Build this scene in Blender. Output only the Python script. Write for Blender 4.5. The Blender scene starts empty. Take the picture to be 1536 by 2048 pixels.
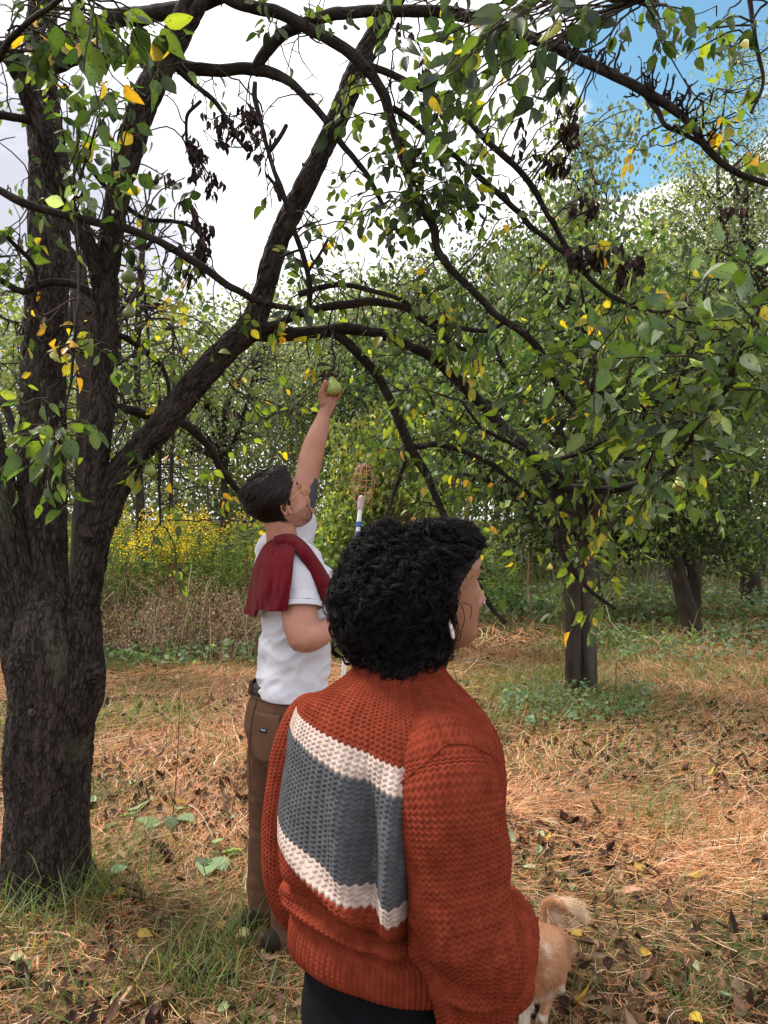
import bpy, math, random
import numpy as np
from mathutils import Vector, Matrix

# ------------------------------------------------------------------ camera, sky, sun, exposure
S = bpy.context.scene
C = S.collection
F, CX, CY, H = 1540.0, 768.0, 1024.0, 1.6          # focal length and centre in photo pixels, eye height in metres
cam_d = bpy.data.cameras.new('camera')
cam_d.sensor_fit = 'VERTICAL'; cam_d.sensor_height = 24; cam_d.lens = 24 * F / 2048
cam_d.clip_start = 0.05; cam_d.clip_end = 500
cam = bpy.data.objects.new('camera', cam_d); C.objects.link(cam)
cam.location = (0, 0, H); cam.rotation_euler = (math.radians(90), 0, 0)
S.camera = cam

SUN_EL, SUN_AZ = 52.0, 150.0                        # degrees; azimuth of the sun seen from above, 90 = straight ahead
sd = bpy.data.lights.new('sun', 'SUN'); sd.energy = 3.8; sd.angle = math.radians(15); sd.color = (1, .93, .84)
sun = bpy.data.objects.new('sun', sd); C.objects.link(sun)
az, el = math.radians(SUN_AZ), math.radians(SUN_EL)
sdir = Vector((math.cos(az)*math.cos(el), math.sin(az)*math.cos(el), math.sin(el)))
sun.rotation_euler = sdir.to_track_quat('Z', 'Y').to_euler()

W = bpy.data.worlds.new('World'); S.world = W; W.use_nodes = True
nt = W.node_tree; N = nt.nodes; L = nt.links; N.clear()
def wn(t, **k):
    n = N.new(t)
    for a, b in k.items(): setattr(n, a, b)
    return n
sky = wn('ShaderNodeTexSky', sky_type='NISHITA', sun_disc=False)
sky.ozone_density = .35; sky.sun_elevation = el; sky.sun_rotation = math.radians(90) - az
tc = wn('ShaderNodeTexCoord')
nrm = wn('ShaderNodeVectorMath', operation='NORMALIZE'); L.new(tc.outputs['Generated'], nrm.inputs[0])
noi = wn('ShaderNodeTexNoise'); noi.inputs['Scale'].default_value = 5.0; noi.inputs['Detail'].default_value = 6; noi.inputs['Roughness'].default_value = .55
mp = wn('ShaderNodeMapping'); mp.inputs['Scale'].default_value = (1, 1, 2.6); mp.inputs['Location'].default_value = (.35, .1, .2)
L.new(nrm.outputs[0], mp.inputs[0]); L.new(mp.outputs[0], noi.inputs['Vector'])
def patch(px, py, r0, r1):                          # a wide gap (or a grey bank) in the cloud cover, towards a direction of the sky
    v = Vector(((px-CX)/F, 1, -(py-CY)/F)).normalized()
    d = wn('ShaderNodeVectorMath', operation='DOT_PRODUCT'); L.new(nrm.outputs[0], d.inputs[0]); d.inputs[1].default_value = v
    m = wn('ShaderNodeMapRange', interpolation_type='SMOOTHSTEP')
    m.inputs['From Min'].default_value = math.cos(math.radians(r1)); m.inputs['From Max'].default_value = math.cos(math.radians(r0))
    L.new(d.outputs['Value'], m.inputs['Value'])
    return m.outputs[0]
def mth(op, a, b=None):
    n = wn('ShaderNodeMath', operation=op)
    for i, x in enumerate((a, b)):
        if x is None: continue
        if isinstance(x, (int, float)): n.inputs[i].default_value = x
        else: L.new(x, n.inputs[i])
    return n.outputs[0]
gap = mth('MAXIMUM', patch(1370, 80, 1, 10), patch(1240, 290, 0, 5))
cov = mth('SUBTRACT', mth('ADD', noi.outputs['Fac'], .42), mth('MULTIPLY', gap, .72))
cv = wn('ShaderNodeMapRange', interpolation_type='SMOOTHSTEP'); cv.inputs['From Min'].default_value = .38; cv.inputs['From Max'].default_value = .62; cv.inputs['To Min'].default_value = .02
L.new(cov, cv.inputs['Value'])
grey = patch(0, 540, 3, 17)
noi2 = wn('ShaderNodeTexNoise'); noi2.inputs['Scale'].default_value = 9.0; noi2.inputs['Detail'].default_value = 4
L.new(mp.outputs[0], noi2.inputs['Vector'])
gfac = mth('MULTIPLY', grey, mth('MULTIPLY_ADD', noi2.outputs['Fac'], 1.2))
gfac = mth('MINIMUM', gfac, .93)
ccol = wn('ShaderNodeMix', data_type='RGBA'); L.new(gfac, ccol.inputs['Factor'])
CLOUD = .98
ccol.inputs['A'].default_value = (CLOUD, CLOUD, CLOUD*1.03, 1); ccol.inputs['B'].default_value = (.42, .43, .50, 1)
bgc = wn('ShaderNodeBackground'); L.new(ccol.outputs['Result'], bgc.inputs[0]); bgc.inputs[1].default_value = 1
bgs = wn('ShaderNodeBackground'); tint = wn('ShaderNodeVectorMath', operation='MULTIPLY'); L.new(sky.outputs[0], tint.inputs[0]); tint.inputs[1].default_value = (.72, 1.10, 1.05); L.new(tint.outputs[0], bgs.inputs[0]); bgs.inputs[1].default_value = .12
mx = wn('ShaderNodeMixShader'); L.new(cv.outputs[0], mx.inputs[0]); L.new(bgs.outputs[0], mx.inputs[1]); L.new(bgc.outputs[0], mx.inputs[2])
wo = wn('ShaderNodeOutputWorld'); L.new(mx.outputs[0], wo.inputs[0])

vs = S.view_settings; vs.view_transform = 'Standard'; vs.look = 'None'; vs.gamma = 1; vs.use_curve_mapping = False
vs.exposure = .74
cy = S.cycles
cy.max_bounces = 6; cy.diffuse_bounces = 3; cy.glossy_bounces = 2; cy.transmission_bounces = 4; cy.transparent_max_bounces = 4
cy.caustics_reflective = False; cy.caustics_refractive = False

# ------------------------------------------------------------------ helpers
R = np.random.default_rng(7)
def P(px, py, d): return np.array([(px-CX)/F*d, d, H-(py-CY)/F*d])
def unit(v):
    v = np.asarray(v, float); return v/(np.linalg.norm(v, axis=-1, keepdims=True)+1e-12)
def hsh(a, b, c, s=0):
    h = (a.astype(np.int64)*374761393 + b.astype(np.int64)*668265263 + c.astype(np.int64)*2147483647 + s*974711) & 0xffffffff
    h = ((h ^ (h >> 13))*1274126177) & 0xffffffff
    h = (h ^ (h >> 16)) & 0xffffffff
    h = (h*2246822519) & 0xffffffff
    return ((h ^ (h >> 15)) & 0xffffff)/float(0xffffff)
def vnoise(p, s=0):
    p = np.asarray(p, float); i = np.floor(p).astype(np.int64); f = p-i; f = f*f*(3-2*f); r = 0
    for dx in (0, 1):
        for dy in (0, 1):
            for dz in (0, 1):
                w = (f[:, 0] if dx else 1-f[:, 0])*(f[:, 1] if dy else 1-f[:, 1])*(f[:, 2] if dz else 1-f[:, 2])
                r = r+w*hsh(i[:, 0]+dx, i[:, 1]+dy, i[:, 2]+dz, s)
    return r*2-1
def fbm(p, o=4, s=0):
    r = 0; a = 1; t = 0
    for k in range(o): r = r+a*vnoise(np.asarray(p)*2**k, s+k); t += a; a *= .5
    return r/t
def worley(p, s=0):                                 # distance to the nearest cell border (F2-F1)
    i = np.floor(p).astype(np.int64); f1 = np.full(len(p), 9.); f2 = np.full(len(p), 9.)
    for dx in (-1, 0, 1):
        for dy in (-1, 0, 1):
            for dz in (-1, 0, 1):
                c = i+np.array([dx, dy, dz])
                q = c+np.stack([hsh(c[:, 0], c[:, 1], c[:, 2], s+k) for k in (11, 12, 13)], 1)
                d = np.linalg.norm(q-p, axis=1)
                f2 = np.minimum(f2, np.maximum(d, f1)); f1 = np.minimum(f1, d)
    return f2-f1
def smooth01(x): x = np.clip(x, 0, 1); return x*x*(3-2*x)
def catmull(p, n):
    p = np.asarray(p, float)
    if len(p) == 2: t = np.linspace(0, 1, n)[:, None]; return p[0]*(1-t)+p[1]*t
    q = np.vstack([2*p[0]-p[1], p, 2*p[-1]-p[-2]])
    seg = np.linalg.norm(np.diff(p[:, :3], axis=0), axis=1)+1e-6; cum = np.r_[0, np.cumsum(seg)]
    s = np.linspace(0, cum[-1], n); k = np.clip(np.searchsorted(cum, s, 'right')-1, 0, len(seg)-1)
    t = ((s-cum[k])/seg[k])[:, None]
    a, b, c, d = q[k], q[k+1], q[k+2], q[k+3]
    return .5*(2*b+(c-a)*t+(2*a-5*b+4*c-d)*t*t+(3*b-a-3*c+d)*t**3)

class MB:                                           # collects geometry that becomes ONE mesh object
    def __init__(s): s.v, s.f, s.c, s.b, s.n = [], [], [], [], 0
    def add(s, V, Fq, col=(.5, .5, .5), bk=None):
        V = np.asarray(V, float); Fq = np.asarray(Fq, np.int64)
        if Fq.shape[1] == 3: Fq = np.c_[Fq, -np.ones(len(Fq), int)-s.n]
        s.v.append(V); s.f.append(Fq+s.n); s.n += len(V)
        col = np.asarray(col, float)
        s.c.append(np.broadcast_to(col, (len(V), 3)) if col.ndim == 1 else col)
        s.b.append(V if bk is None else bk)
    def build(s, name, mat, parent=None, smooth=True, mods=None):
        V = np.vstack(s.v); Fq = np.vstack(s.f); col = np.vstack(s.c); bk = np.vstack(s.b)
        me = bpy.data.meshes.new(name)
        tri = Fq[:, 3] < 0
        me.vertices.add(len(V)); me.vertices.foreach_set('co', V.astype(np.float32).ravel())
        tot = np.where(tri, 3, 4); st = np.r_[0, np.cumsum(tot)[:-1]]
        flat = Fq.ravel(); flat = flat[flat >= 0]
        me.loops.add(len(flat)); me.loops.foreach_set('vertex_index', flat.astype(np.int32))
        me.polygons.add(len(Fq)); me.polygons.foreach_set('loop_start', st.astype(np.int32))
        me.polygons.foreach_set('use_smooth', np.full(len(Fq), smooth))
        me.update(calc_edges=True)
        a = me.attributes.new('col', 'FLOAT_COLOR', 'POINT'); a.data.foreach_set('color', np.c_[col, np.ones(len(col))].astype(np.float32).ravel())
        a = me.attributes.new('bk', 'FLOAT_VECTOR', 'POINT'); a.data.foreach_set('vector', bk.astype(np.float32).ravel())
        me.materials.append(mat)
        o = bpy.data.objects.new(name, me); C.objects.link(o)
        if parent is not None:
            o.parent = parent; o.matrix_parent_inverse = parent.matrix_world.inverted() if False else Matrix.Translation(-Vector(parent.location))
        return o
def empty(name, loc, label=None, cat=None, group=None, kind=None):
    o = bpy.data.objects.new(name, None); o.empty_display_size = .1; C.objects.link(o); o.location = loc
    return tag(o, label, cat, group, kind)
def tag(o, label=None, cat=None, group=None, kind=None):
    if label: o['label'] = label
    if cat: o['category'] = cat
    if group: o['group'] = group
    if kind: o['kind'] = kind
    return o
def grid_faces(nr, nc, wrap=True, off=0):
    r = np.arange(nr-1)[:, None]; c = np.arange(nc if wrap else nc-1)[None, :]
    a = r*nc+c; b = r*nc+(c+1) % nc
    return np.stack([a, b, b+nc, a+nc], -1).reshape(-1, 4)+off
def frames(p):
    t = unit(np.gradient(p, axis=0)); n = np.zeros_like(p)
    a = np.array([0, 0, 1.]) if abs(t[0, 2]) < .9 else np.array([1., 0, 0])
    n[0] = unit(np.cross(t[0], a))
    for i in range(1, len(p)):
        v = n[i-1]-t[i]*np.dot(n[i-1], t[i]); n[i] = unit(v)
    return t, n, np.cross(t, n)
def tube(P4, sides=6, disp=None, cap=False, flat=1.0):
    P4 = np.asarray(P4, float); p = P4[:, :3]; r = P4[:, 3]
    if cap:                                         # rounded ends
        t0 = unit(p[0]-p[1]); t1 = unit(p[-1]-p[-2]); k = [(.55, .83), (.86, .5), (1., .05)]
        A = [np.r_[p[0]+t0*r[0]*a, r[0]*b] for a, b in reversed(k)]; B = [np.r_[p[-1]+t1*r[-1]*a, r[-1]*b] for a, b in k]
        P4 = np.vstack(A+[P4]+B); p = P4[:, :3]; r = P4[:, 3]
    t, n, b = frames(p); th = np.arange(sides)/sides*2*np.pi
    ln = np.r_[0, np.cumsum(np.linalg.norm(np.diff(p, axis=0), axis=1))]
    cs, sn = np.cos(th), np.sin(th)
    bk = np.stack([cs[None]*r[:, None], sn[None]*r[:, None], np.repeat(ln[:, None], sides, 1)], -1)
    rr = np.repeat(r[:, None], sides, 1)
    if disp is not None: rr = rr+disp(bk.reshape(-1, 3)).reshape(rr.shape)*np.minimum(1, rr/.03)
    V = p[:, None]+rr[..., None]*(cs[None, :, None]*n[:, None]+flat*sn[None, :, None]*b[:, None])
    return V.reshape(-1, 3), grid_faces(len(p), sides), bk.reshape(-1, 3)
def many_tubes(Pp, rad, sides=3):                   # Pp (m,n,3), rad (n,) or (m,n): many fine tubes at once
    m, n, _ = Pp.shape; t = unit(np.gradient(Pp, axis=1))
    a = np.where(np.abs(t[..., 2:3]) < .8, np.array([0, 0, 1.]), np.array([1., 0, 0]))
    u = unit(np.cross(t, a)); b = np.cross(t, u); th = np.arange(sides)/sides*2*np.pi
    rad = np.broadcast_to(rad, (m, n))
    V = Pp[:, :, None]+rad[:, :, None, None]*(np.cos(th)[:, None]*u[:, :, None]+np.sin(th)[:, None]*b[:, :, None])
    f = grid_faces(n, sides); Fq = (f[None]+(np.arange(m)*n*sides)[:, None, None]).reshape(-1, 4)
    return V.reshape(-1, 3), Fq
def leaves(base, axis, nrm_, Ln, Wd, col, curl=.15, fold=.25, rows=5, jag=0):
    n = len(base); t = np.linspace(0, 1, rows+1); w = np.sin(np.pi*t**.72)**.85; w[0] = .06; w[-1] = .02
    axis = unit(axis); side = unit(np.cross(axis, nrm_)); nn = np.cross(side, axis)
    Ln = np.broadcast_to(Ln, (n,)); Wd = np.broadcast_to(Wd, (n,)); curl = np.broadcast_to(curl, (n,)); fold = np.broadcast_to(fold, (n,))
    V = np.empty((n, rows+1, 3, 3))
    for j, s_ in enumerate((-1, 0, 1)):
        V[:, :, j] = (base[:, None]+axis[:, None]*(Ln[:, None]*t)[..., None]
            + side[:, None]*(Wd[:, None]*.5*w*s_)[..., None]
            + nn[:, None]*(-(curl*Ln)[:, None]*t**2+(fold*Wd)[:, None]*.5*w*abs(s_))[..., None])
    f = grid_faces(rows+1, 3, wrap=False); Fq = (f[None]+(np.arange(n)*(rows+1)*3)[:, None, None]).reshape(-1, 4)
    cc = np.repeat(col, (rows+1)*3, 0).reshape(n, rows+1, 3, 3).copy(); cc[:, :, 1] *= 1.22
    return V.reshape(-1, 3), Fq, np.clip(cc, 0, .95).reshape(-1, 3)
def quads(base, axis, nrm_, Ln, Wd, col, fold=.3):  # two-faced folded leaves, six vertices each
    n = len(base); axis = unit(axis); side = unit(np.cross(axis, nrm_)); nn = np.cross(side, axis)
    L_ = np.broadcast_to(Ln, (n,))[:, None]; W_ = np.broadcast_to(Wd, (n,))[:, None]*.5
    m = base+axis*L_*.45
    V = np.stack([base, m+side*W_+nn*W_*fold, base+axis*L_-nn*L_*.12, m-side*W_+nn*W_*fold], 1)
    f = np.array([[0, 1, 2], [0, 2, 3]])
    Fq = (f[None]+(np.arange(n)*4)[:, None, None]).reshape(-1, 3)
    return V.reshape(-1, 3), Fq, np.repeat(col, 4, 0)
def rdir(n): return unit(R.normal(size=(n, 3)))
def pal(colors, wts, n, jit=.18):
    colors = np.array(colors, float); wts = np.array(wts, float); k = R.choice(len(colors), n, p=wts/wts.sum())
    return np.clip(colors[k]*(1+R.normal(size=(n, 1))*jit)*(1+R.normal(size=(n, 3))*.05), .003, .95)

# ------------------------------------------------------------------ materials
def mat(name, rough=.7, spec=.3, attr=True, color=(.5, .5, .5), trans=0., tcol=(1.5, 1.6, .6), noise=None, bump=None, sheen=0., coord='Object', metal=0., sss=0., crack=None, spots=None):
    m = bpy.data.materials.new(name); m.use_nodes = True; t = m.node_tree; N_ = t.nodes; K = t.links; N_.clear()
    out = N_.new('ShaderNodeOutputMaterial'); pb = N_.new('ShaderNodeBsdfPrincipled')
    pb.inputs['Roughness'].default_value = rough; pb.inputs['Specular IOR Level'].default_value = spec; pb.inputs['Metallic'].default_value = metal
    if sheen: pb.inputs['Sheen Weight'].default_value = sheen; pb.inputs['Sheen Roughness'].default_value = .6
    if sss: pb.inputs['Subsurface Weight'].default_value = sss; pb.inputs['Subsurface Radius'].default_value = (.012, .005, .003); pb.inputs['Subsurface Scale'].default_value = 1
    if attr: a = N_.new('ShaderNodeAttribute'); a.attribute_name = 'col'; c = a.outputs['Color']
    else: a = N_.new('ShaderNodeRGB'); a.outputs[0].default_value = (*color, 1); c = a.outputs[0]
    if coord == 'bk': ca = N_.new('ShaderNodeAttribute'); ca.attribute_name = 'bk'; cvec = ca.outputs['Vector']
    else: ca = N_.new('ShaderNodeTexCoord'); cvec = ca.outputs['Object']
    def nz(scale, detail, stretch):
        mp_ = N_.new('ShaderNodeMapping'); mp_.inputs['Scale'].default_value = stretch; K.new(cvec, mp_.inputs[0])
        n_ = N_.new('ShaderNodeTexNoise'); n_.inputs['Scale'].default_value = scale; n_.inputs['Detail'].default_value = detail; K.new(mp_.outputs[0], n_.inputs['Vector'])
        return n_.outputs['Fac']
    def mulc(c, fac_out, lo, hi, f0=.3, f1=.7):
        r = N_.new('ShaderNodeMapRange'); r.inputs['From Min'].default_value = f0; r.inputs['From Max'].default_value = f1
        r.inputs['To Min'].default_value = lo; r.inputs['To Max'].default_value = hi; K.new(fac_out, r.inputs[0])
        x = N_.new('ShaderNodeVectorMath'); x.operation = 'SCALE'; K.new(c, x.inputs[0]); K.new(r.outputs[0], x.inputs['Scale']); return x.outputs[0]
    for n_ in (noise or []): c = mulc(c, nz(n_[0], n_[1], n_[2]), n_[3], n_[4])
    nb = None
    if crack:                                       # bark plates: dark fissures between raised cells
        mp_ = N_.new('ShaderNodeMapping'); mp_.inputs['Scale'].default_value = crack[0]; K.new(cvec, mp_.inputs[0])
        wz = N_.new('ShaderNodeTexNoise'); wz.inputs['Scale'].default_value = 1.1; wz.inputs['Detail'].default_value = 4; K.new(mp_.outputs[0], wz.inputs['Vector'])
        ad = N_.new('ShaderNodeVectorMath'); ad.operation = 'ADD'; K.new(mp_.outputs[0], ad.inputs[0]); wm = N_.new('ShaderNodeVectorMath'); wm.operation = 'SCALE'; wm.inputs['Scale'].default_value = 1.3; K.new(wz.outputs['Color'], wm.inputs[0]); K.new(wm.outputs[0], ad.inputs[1])
        vo = N_.new('ShaderNodeTexVoronoi'); vo.feature = 'DISTANCE_TO_EDGE'; vo.inputs['Scale'].default_value = 1; K.new(ad.outputs[0], vo.inputs['Vector'])
        nv = N_.new('ShaderNodeTexNoise'); nv.inputs['Scale'].default_value = .55; nv.inputs['Detail'].default_value = 5; K.new(mp_.outputs[0], nv.inputs['Vector'])
        am = N_.new('ShaderNodeMath'); am.operation = 'MULTIPLY_ADD'; am.inputs[1].default_value = .75; am.inputs[2].default_value = -.34; K.new(nv.outputs['Fac'], am.inputs[0])
        aa = N_.new('ShaderNodeMath'); aa.operation = 'ADD'; K.new(am.outputs[0], aa.inputs[0]); K.new(vo.outputs['Distance'], aa.inputs[1])
        c = mulc(c, aa.outputs[0], crack[1], 1.15, 0, .22)
        cr_ = N_.new('ShaderNodeMix'); cr_.data_type = 'RGBA'; nl = N_.new('ShaderNodeTexNoise'); nl.inputs['Scale'].default_value = .12; nl.inputs['Detail'].default_value = 5; K.new(mp_.outputs[0], nl.inputs['Vector'])
        fl = N_.new('ShaderNodeMapRange'); fl.inputs['From Min'].default_value = .56; fl.inputs['From Max'].default_value = .72; fl.inputs['To Max'].default_value = .55; K.new(nl.outputs['Fac'], fl.inputs[0])
        K.new(fl.outputs[0], cr_.inputs['Factor']); K.new(c, cr_.inputs['A']); cr_.inputs['B'].default_value = (.085, .095, .06, 1); c = cr_.outputs['Result']
        bb = N_.new('ShaderNodeBump'); bb.inputs['Strength'].default_value = .9; bb.inputs['Distance'].default_value = crack[2]
        r = N_.new('ShaderNodeMapRange'); r.inputs['From Max'].default_value = .18; K.new(aa.outputs[0], r.inputs[0]); K.new(r.outputs[0], bb.inputs['Height']); nb = bb
    if spots:
        s_ = nz(spots[0], 2, (1, 1, 1)); c = mulc(c, s_, spots[1], 1, .34, .39)
    K.new(c, pb.inputs['Base Color'])
    if bump:
        bb = N_.new('ShaderNodeBump'); bb.inputs['Strength'].default_value = bump[3] if len(bump) > 3 else .6; bb.inputs['Distance'].default_value = bump[2]
        K.new(nz(bump[0], 5, bump[1]), bb.inputs['Height'])
        if nb: K.new(nb.outputs[0], bb.inputs['Normal'])
        nb = bb
    if nb: K.new(nb.outputs[0], pb.inputs['Normal'])
    if trans:
        tb = N_.new('ShaderNodeBsdfTranslucent'); x = N_.new('ShaderNodeVectorMath'); x.operation = 'MULTIPLY'; K.new(c, x.inputs[0]); x.inputs[1].default_value = tcol
        K.new(x.outputs[0], tb.inputs['Color']); ms = N_.new('ShaderNodeMixShader'); ms.inputs[0].default_value = trans
        K.new(pb.outputs[0], ms.inputs[1]); K.new(tb.outputs[0], ms.inputs[2]); K.new(ms.outputs[0], out.inputs[0])
    else: K.new(pb.outputs[0], out.inputs[0])
    return m
one = (1, 1, 1)
M = {}
M['leaf'] = mat('pear_leaf', .42, .4, trans=.5, tcol=(1.7, 1.9, .5), spots=(90, .45))
M['leaf_far'] = mat('far_leaf', .5, .35, trans=.45, tcol=(1.5, 1.6, .6))
M['dead'] = mat('dead_leaf', .8, .15, trans=.08)
M['bark'] = mat('bark', .9, .12, coord='bk', noise=[(9, 4, (1, 1, .4), .7, 1.3), (60, 4, (1, 1, .5), .75, 1.25)], crack=((60, 60, 21), .42, .006), bump=(160, (1, 1, .5), .003, .7))
M['bark2'] = mat('branch_bark', .9, .12, coord='bk', noise=[(14, 4, (1, 1, .5), .65, 1.35)], crack=((120, 120, 55), .6, .003), bump=(220, (1, 1, .5), .0025, .8))
M['bark_far'] = mat('far_bark', .9, .1, coord='bk', noise=[(12, 4, (1, 1, .3), .6, 1.4)], bump=(40, (1, 1, .3), .012, .8))
M['straw'] = mat('dry_straw', .7, .25, trans=.15, tcol=(1.2, 1.1, .8))
M['grass'] = mat('green_grass', .5, .3, trans=.35)
M['litter'] = mat('leaf_litter', .85, .12, trans=.05, noise=[(60, 3, one, .7, 1.3)])
# ------------------------------------------------------------------ ground
def gz(x, y):
    x = np.asarray(x, float); y = np.asarray(y, float)
    return .05*vnoise(np.stack([x*.35, y*.35, x*0+3.3], -1).reshape(-1, 3)).reshape(x.shape)*smooth01((np.hypot(x, y-2.9)-.2)/3) \
        + .012*vnoise(np.stack([x*2.2, y*2.2, x*0], -1).reshape(-1, 3), 5).reshape(x.shape)
gm = bpy.data.materials.new('orchard_floor'); gm.use_nodes = True
def ground_mat():
    t = gm.node_tree; N_ = t.nodes; K = t.links; pb = N_['Principled BSDF']; pb.inputs['Roughness'].default_value = .95; pb.inputs['Specular IOR Level'].default_value = .1
    tc_ = N_.new('ShaderNodeTexCoord')
    def nz(s, d=5, st=(1, 1, 1)):
        m_ = N_.new('ShaderNodeMapping'); m_.inputs['Scale'].default_value = st; K.new(tc_.outputs['Object'], m_.inputs[0])
        n_ = N_.new('ShaderNodeTexNoise'); n_.inputs['Scale'].default_value = s; n_.inputs['Detail'].default_value = d; K.new(m_.outputs[0], n_.inputs['Vector']); return n_.outputs['Fac']
    def ramp(f, pts):
        r = N_.new('ShaderNodeValToRGB'); K.new(f, r.inputs[0]); e = r.color_ramp.elements
        while len(e) < len(pts): e.new(.5)
        for q, (p_, c_) in zip(e, pts): q.position = p_; q.color = (*c_, 1)
        return r.outputs[0]
    a = ramp(nz(28, 6), [(.3, (.03, .018, .013)), (.5, (.11, .062, .032)), (.7, (.22, .13, .065))])
    g = ramp(nz(40, 6), [(.3, (.03, .035, .015)), (.7, (.12, .15, .05))])
    f = N_.new('ShaderNodeMapRange'); K.new(nz(.8, 4), f.inputs[0]); f.inputs['From Min'].default_value = .48; f.inputs['From Max'].default_value = .62
    mx_ = N_.new('ShaderNodeMix'); mx_.data_type = 'RGBA'; K.new(f.outputs[0], mx_.inputs['Factor']); K.new(a, mx_.inputs['A']); K.new(g, mx_.inputs['B'])
    K.new(mx_.outputs['Result'], pb.inputs['Base Color'])
    b = N_.new('ShaderNodeBump'); b.inputs['Distance'].default_value = .03; b.inputs['Strength'].default_value = .8; K.new(nz(60, 6), b.inputs['Height']); K.new(b.outputs[0], pb.inputs['Normal'])
ground_mat()
def ground():
    gx = np.r_[-120, -70, -40, -25, np.linspace(-16, 16, 161), 25, 40, 70, 120]
    gy = np.r_[-60, -25, -8, np.linspace(-2, 24, 131), 32, 45, 70, 140]
    X, Y = np.meshgrid(gx, gy); V = np.stack([X, Y, gz(X, Y)], -1).reshape(-1, 3)
    m = MB(); m.add(V, grid_faces(len(gy), len(gx), wrap=False)); tag(m.build('ground', gm), kind='structure')
ground()
def wedge(n, d0, d1, margin=.6, lo=None, hi=None):  # random spots on the visible part of the floor, even per square metre
    y = np.sqrt(R.uniform(d0**2, d1**2, n)); x = (R.uniform(-.52, .52, n))*(y+margin)
    return x, y
GREEN = lambda x, y: fbm(np.stack([x*.7, y*.7, x*0+9], -1), 3, 21)     # where grass grows through
LITTER = lambda x, y: fbm(np.stack([x*1.1, y*1.1, x*0+2], -1), 3, 33)
def straw():
    m = MB(); cols = [(.50, .235, .105), (.56, .32, .165), (.38, .15, .065), (.62, .44, .29), (.19, .09, .045)]
    for d0, d1, n, ln, wd in ((1.9, 4.5, 78000, .075, .0010), (4.5, 9, 84000, .105, .0017), (9, 20, 42000, .17, .0038)):
        x, y = wedge(n, d0, d1)
        g = GREEN(x, y); l = LITTER(x, y); keep = R.random(n) < np.clip(1.0-1.1*np.clip(g, 0, 1)-1.0*np.clip(l, 0, 1)*(y < 4.5), .25, 1)
        keep &= ~((x < -2.2) & (y > 8.7)); keep &= ~((y < 3.3) & (R.random(n) < .55*smooth01((3.4-y)/.6)))
        x, y, g = x[keep], y[keep], g[keep]; n = len(x)
        sw = fbm(np.stack([x*.8, y*.8, x*0], -1), 2, 55)*3.5; a = R.normal(0, .8, n)+sw; el_ = np.abs(R.normal(0, .16, n)); el_[R.random(n) < .05] += .6
        Ln = ln*R.lognormal(0, .45, n); dr = np.stack([np.cos(a)*np.cos(el_), np.sin(a)*np.cos(el_), np.sin(el_)], 1)
        b = np.stack([x, y, gz(x, y)+R.uniform(.002, .03, n)], 1)
        bend = rdir(n)*np.array([1, 1, .25])*Ln[:, None]*.18
        t = np.array([0, .35, .7, 1.])
        Pp = b[:, None]+dr[:, None]*(Ln[:, None]*t)[..., None]+bend[:, None]*(4*t*(1-t))[None, :, None]
        Pp[..., 2] = np.maximum(Pp[..., 2], gz(Pp[..., 0], Pp[..., 1])+.002)
        sd_ = unit(np.cross(dr, R.normal(size=(n, 3))*.4+np.array([0, 0, 1.])))*(wd*R.uniform(.6, 1.5, n))[:, None]
        w = np.array([1, 1, .8, .3]); V = np.stack([Pp-sd_[:, None]*w[None, :, None], Pp+sd_[:, None]*w[None, :, None]], 2)
        f = grid_faces(4, 2, wrap=False); Fq = (f[None]+(np.arange(n)*8)[:, None, None]).reshape(-1, 4)
        ctone = 1+.35*fbm(np.stack([x*1.3, y*1.3, x*0], -1), 2, 77)
        m.add(V.reshape(-1, 3), Fq, np.repeat(np.clip(pal(cols, (4, 3, 3, 2, 2), n)*ctone[:, None], 0, .9), 8, 0))
    tag(m.build('straw', M['straw'], smooth=False), 'mown dry orange straw lying over the orchard floor', 'straw', kind='stuff')
straw()
def blades(m, x, y, z, Ln, wd, cols, w8, lean=.5):
    n = len(x); a = R.uniform(0, 6.283, n); ln = np.abs(R.normal(0, lean, n))
    dr = np.stack([np.cos(a)*np.sin(ln), np.sin(a)*np.sin(ln), np.cos(ln)], 1); b = np.stack([x, y, z], 1)
    h = np.stack([np.cos(a), np.sin(a), a*0-.4], 1); t = np.array([0, .4, .75, 1.])
    Pp = b[:, None]+dr[:, None]*(Ln[:, None]*t)[..., None]+h[:, None]*(Ln[:, None]*.4*t**2)[..., None]
    sd_ = np.stack([-np.sin(a+R.normal(0, .6, n)), np.cos(a), a*0], 1)*np.broadcast_to(wd, (n,))[:, None]
    w = np.array([1, .9, .6, .08]); V = np.stack([Pp-sd_[:, None]*w[None, :, None], Pp+sd_[:, None]*w[None, :, None]], 2)
    f = grid_faces(4, 2, wrap=False); Fq = (f[None]+(np.arange(n)*8)[:, None, None]).reshape(-1, 4)
    m.add(V.reshape(-1, 3), Fq, np.repeat(pal(cols, w8, n), 8, 0))
GC = [(.09, .15, .035), (.16, .19, .06), (.07, .10, .035), (.30, .25, .11), (.24, .24, .13)]
def tufts(x0, y0, n, rad):
    k = R.integers(0, len(x0), n); a = R.normal(0, rad, (n, 2)); return x0[k]+a[:, 0], y0[k]+a[:, 1]
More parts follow.
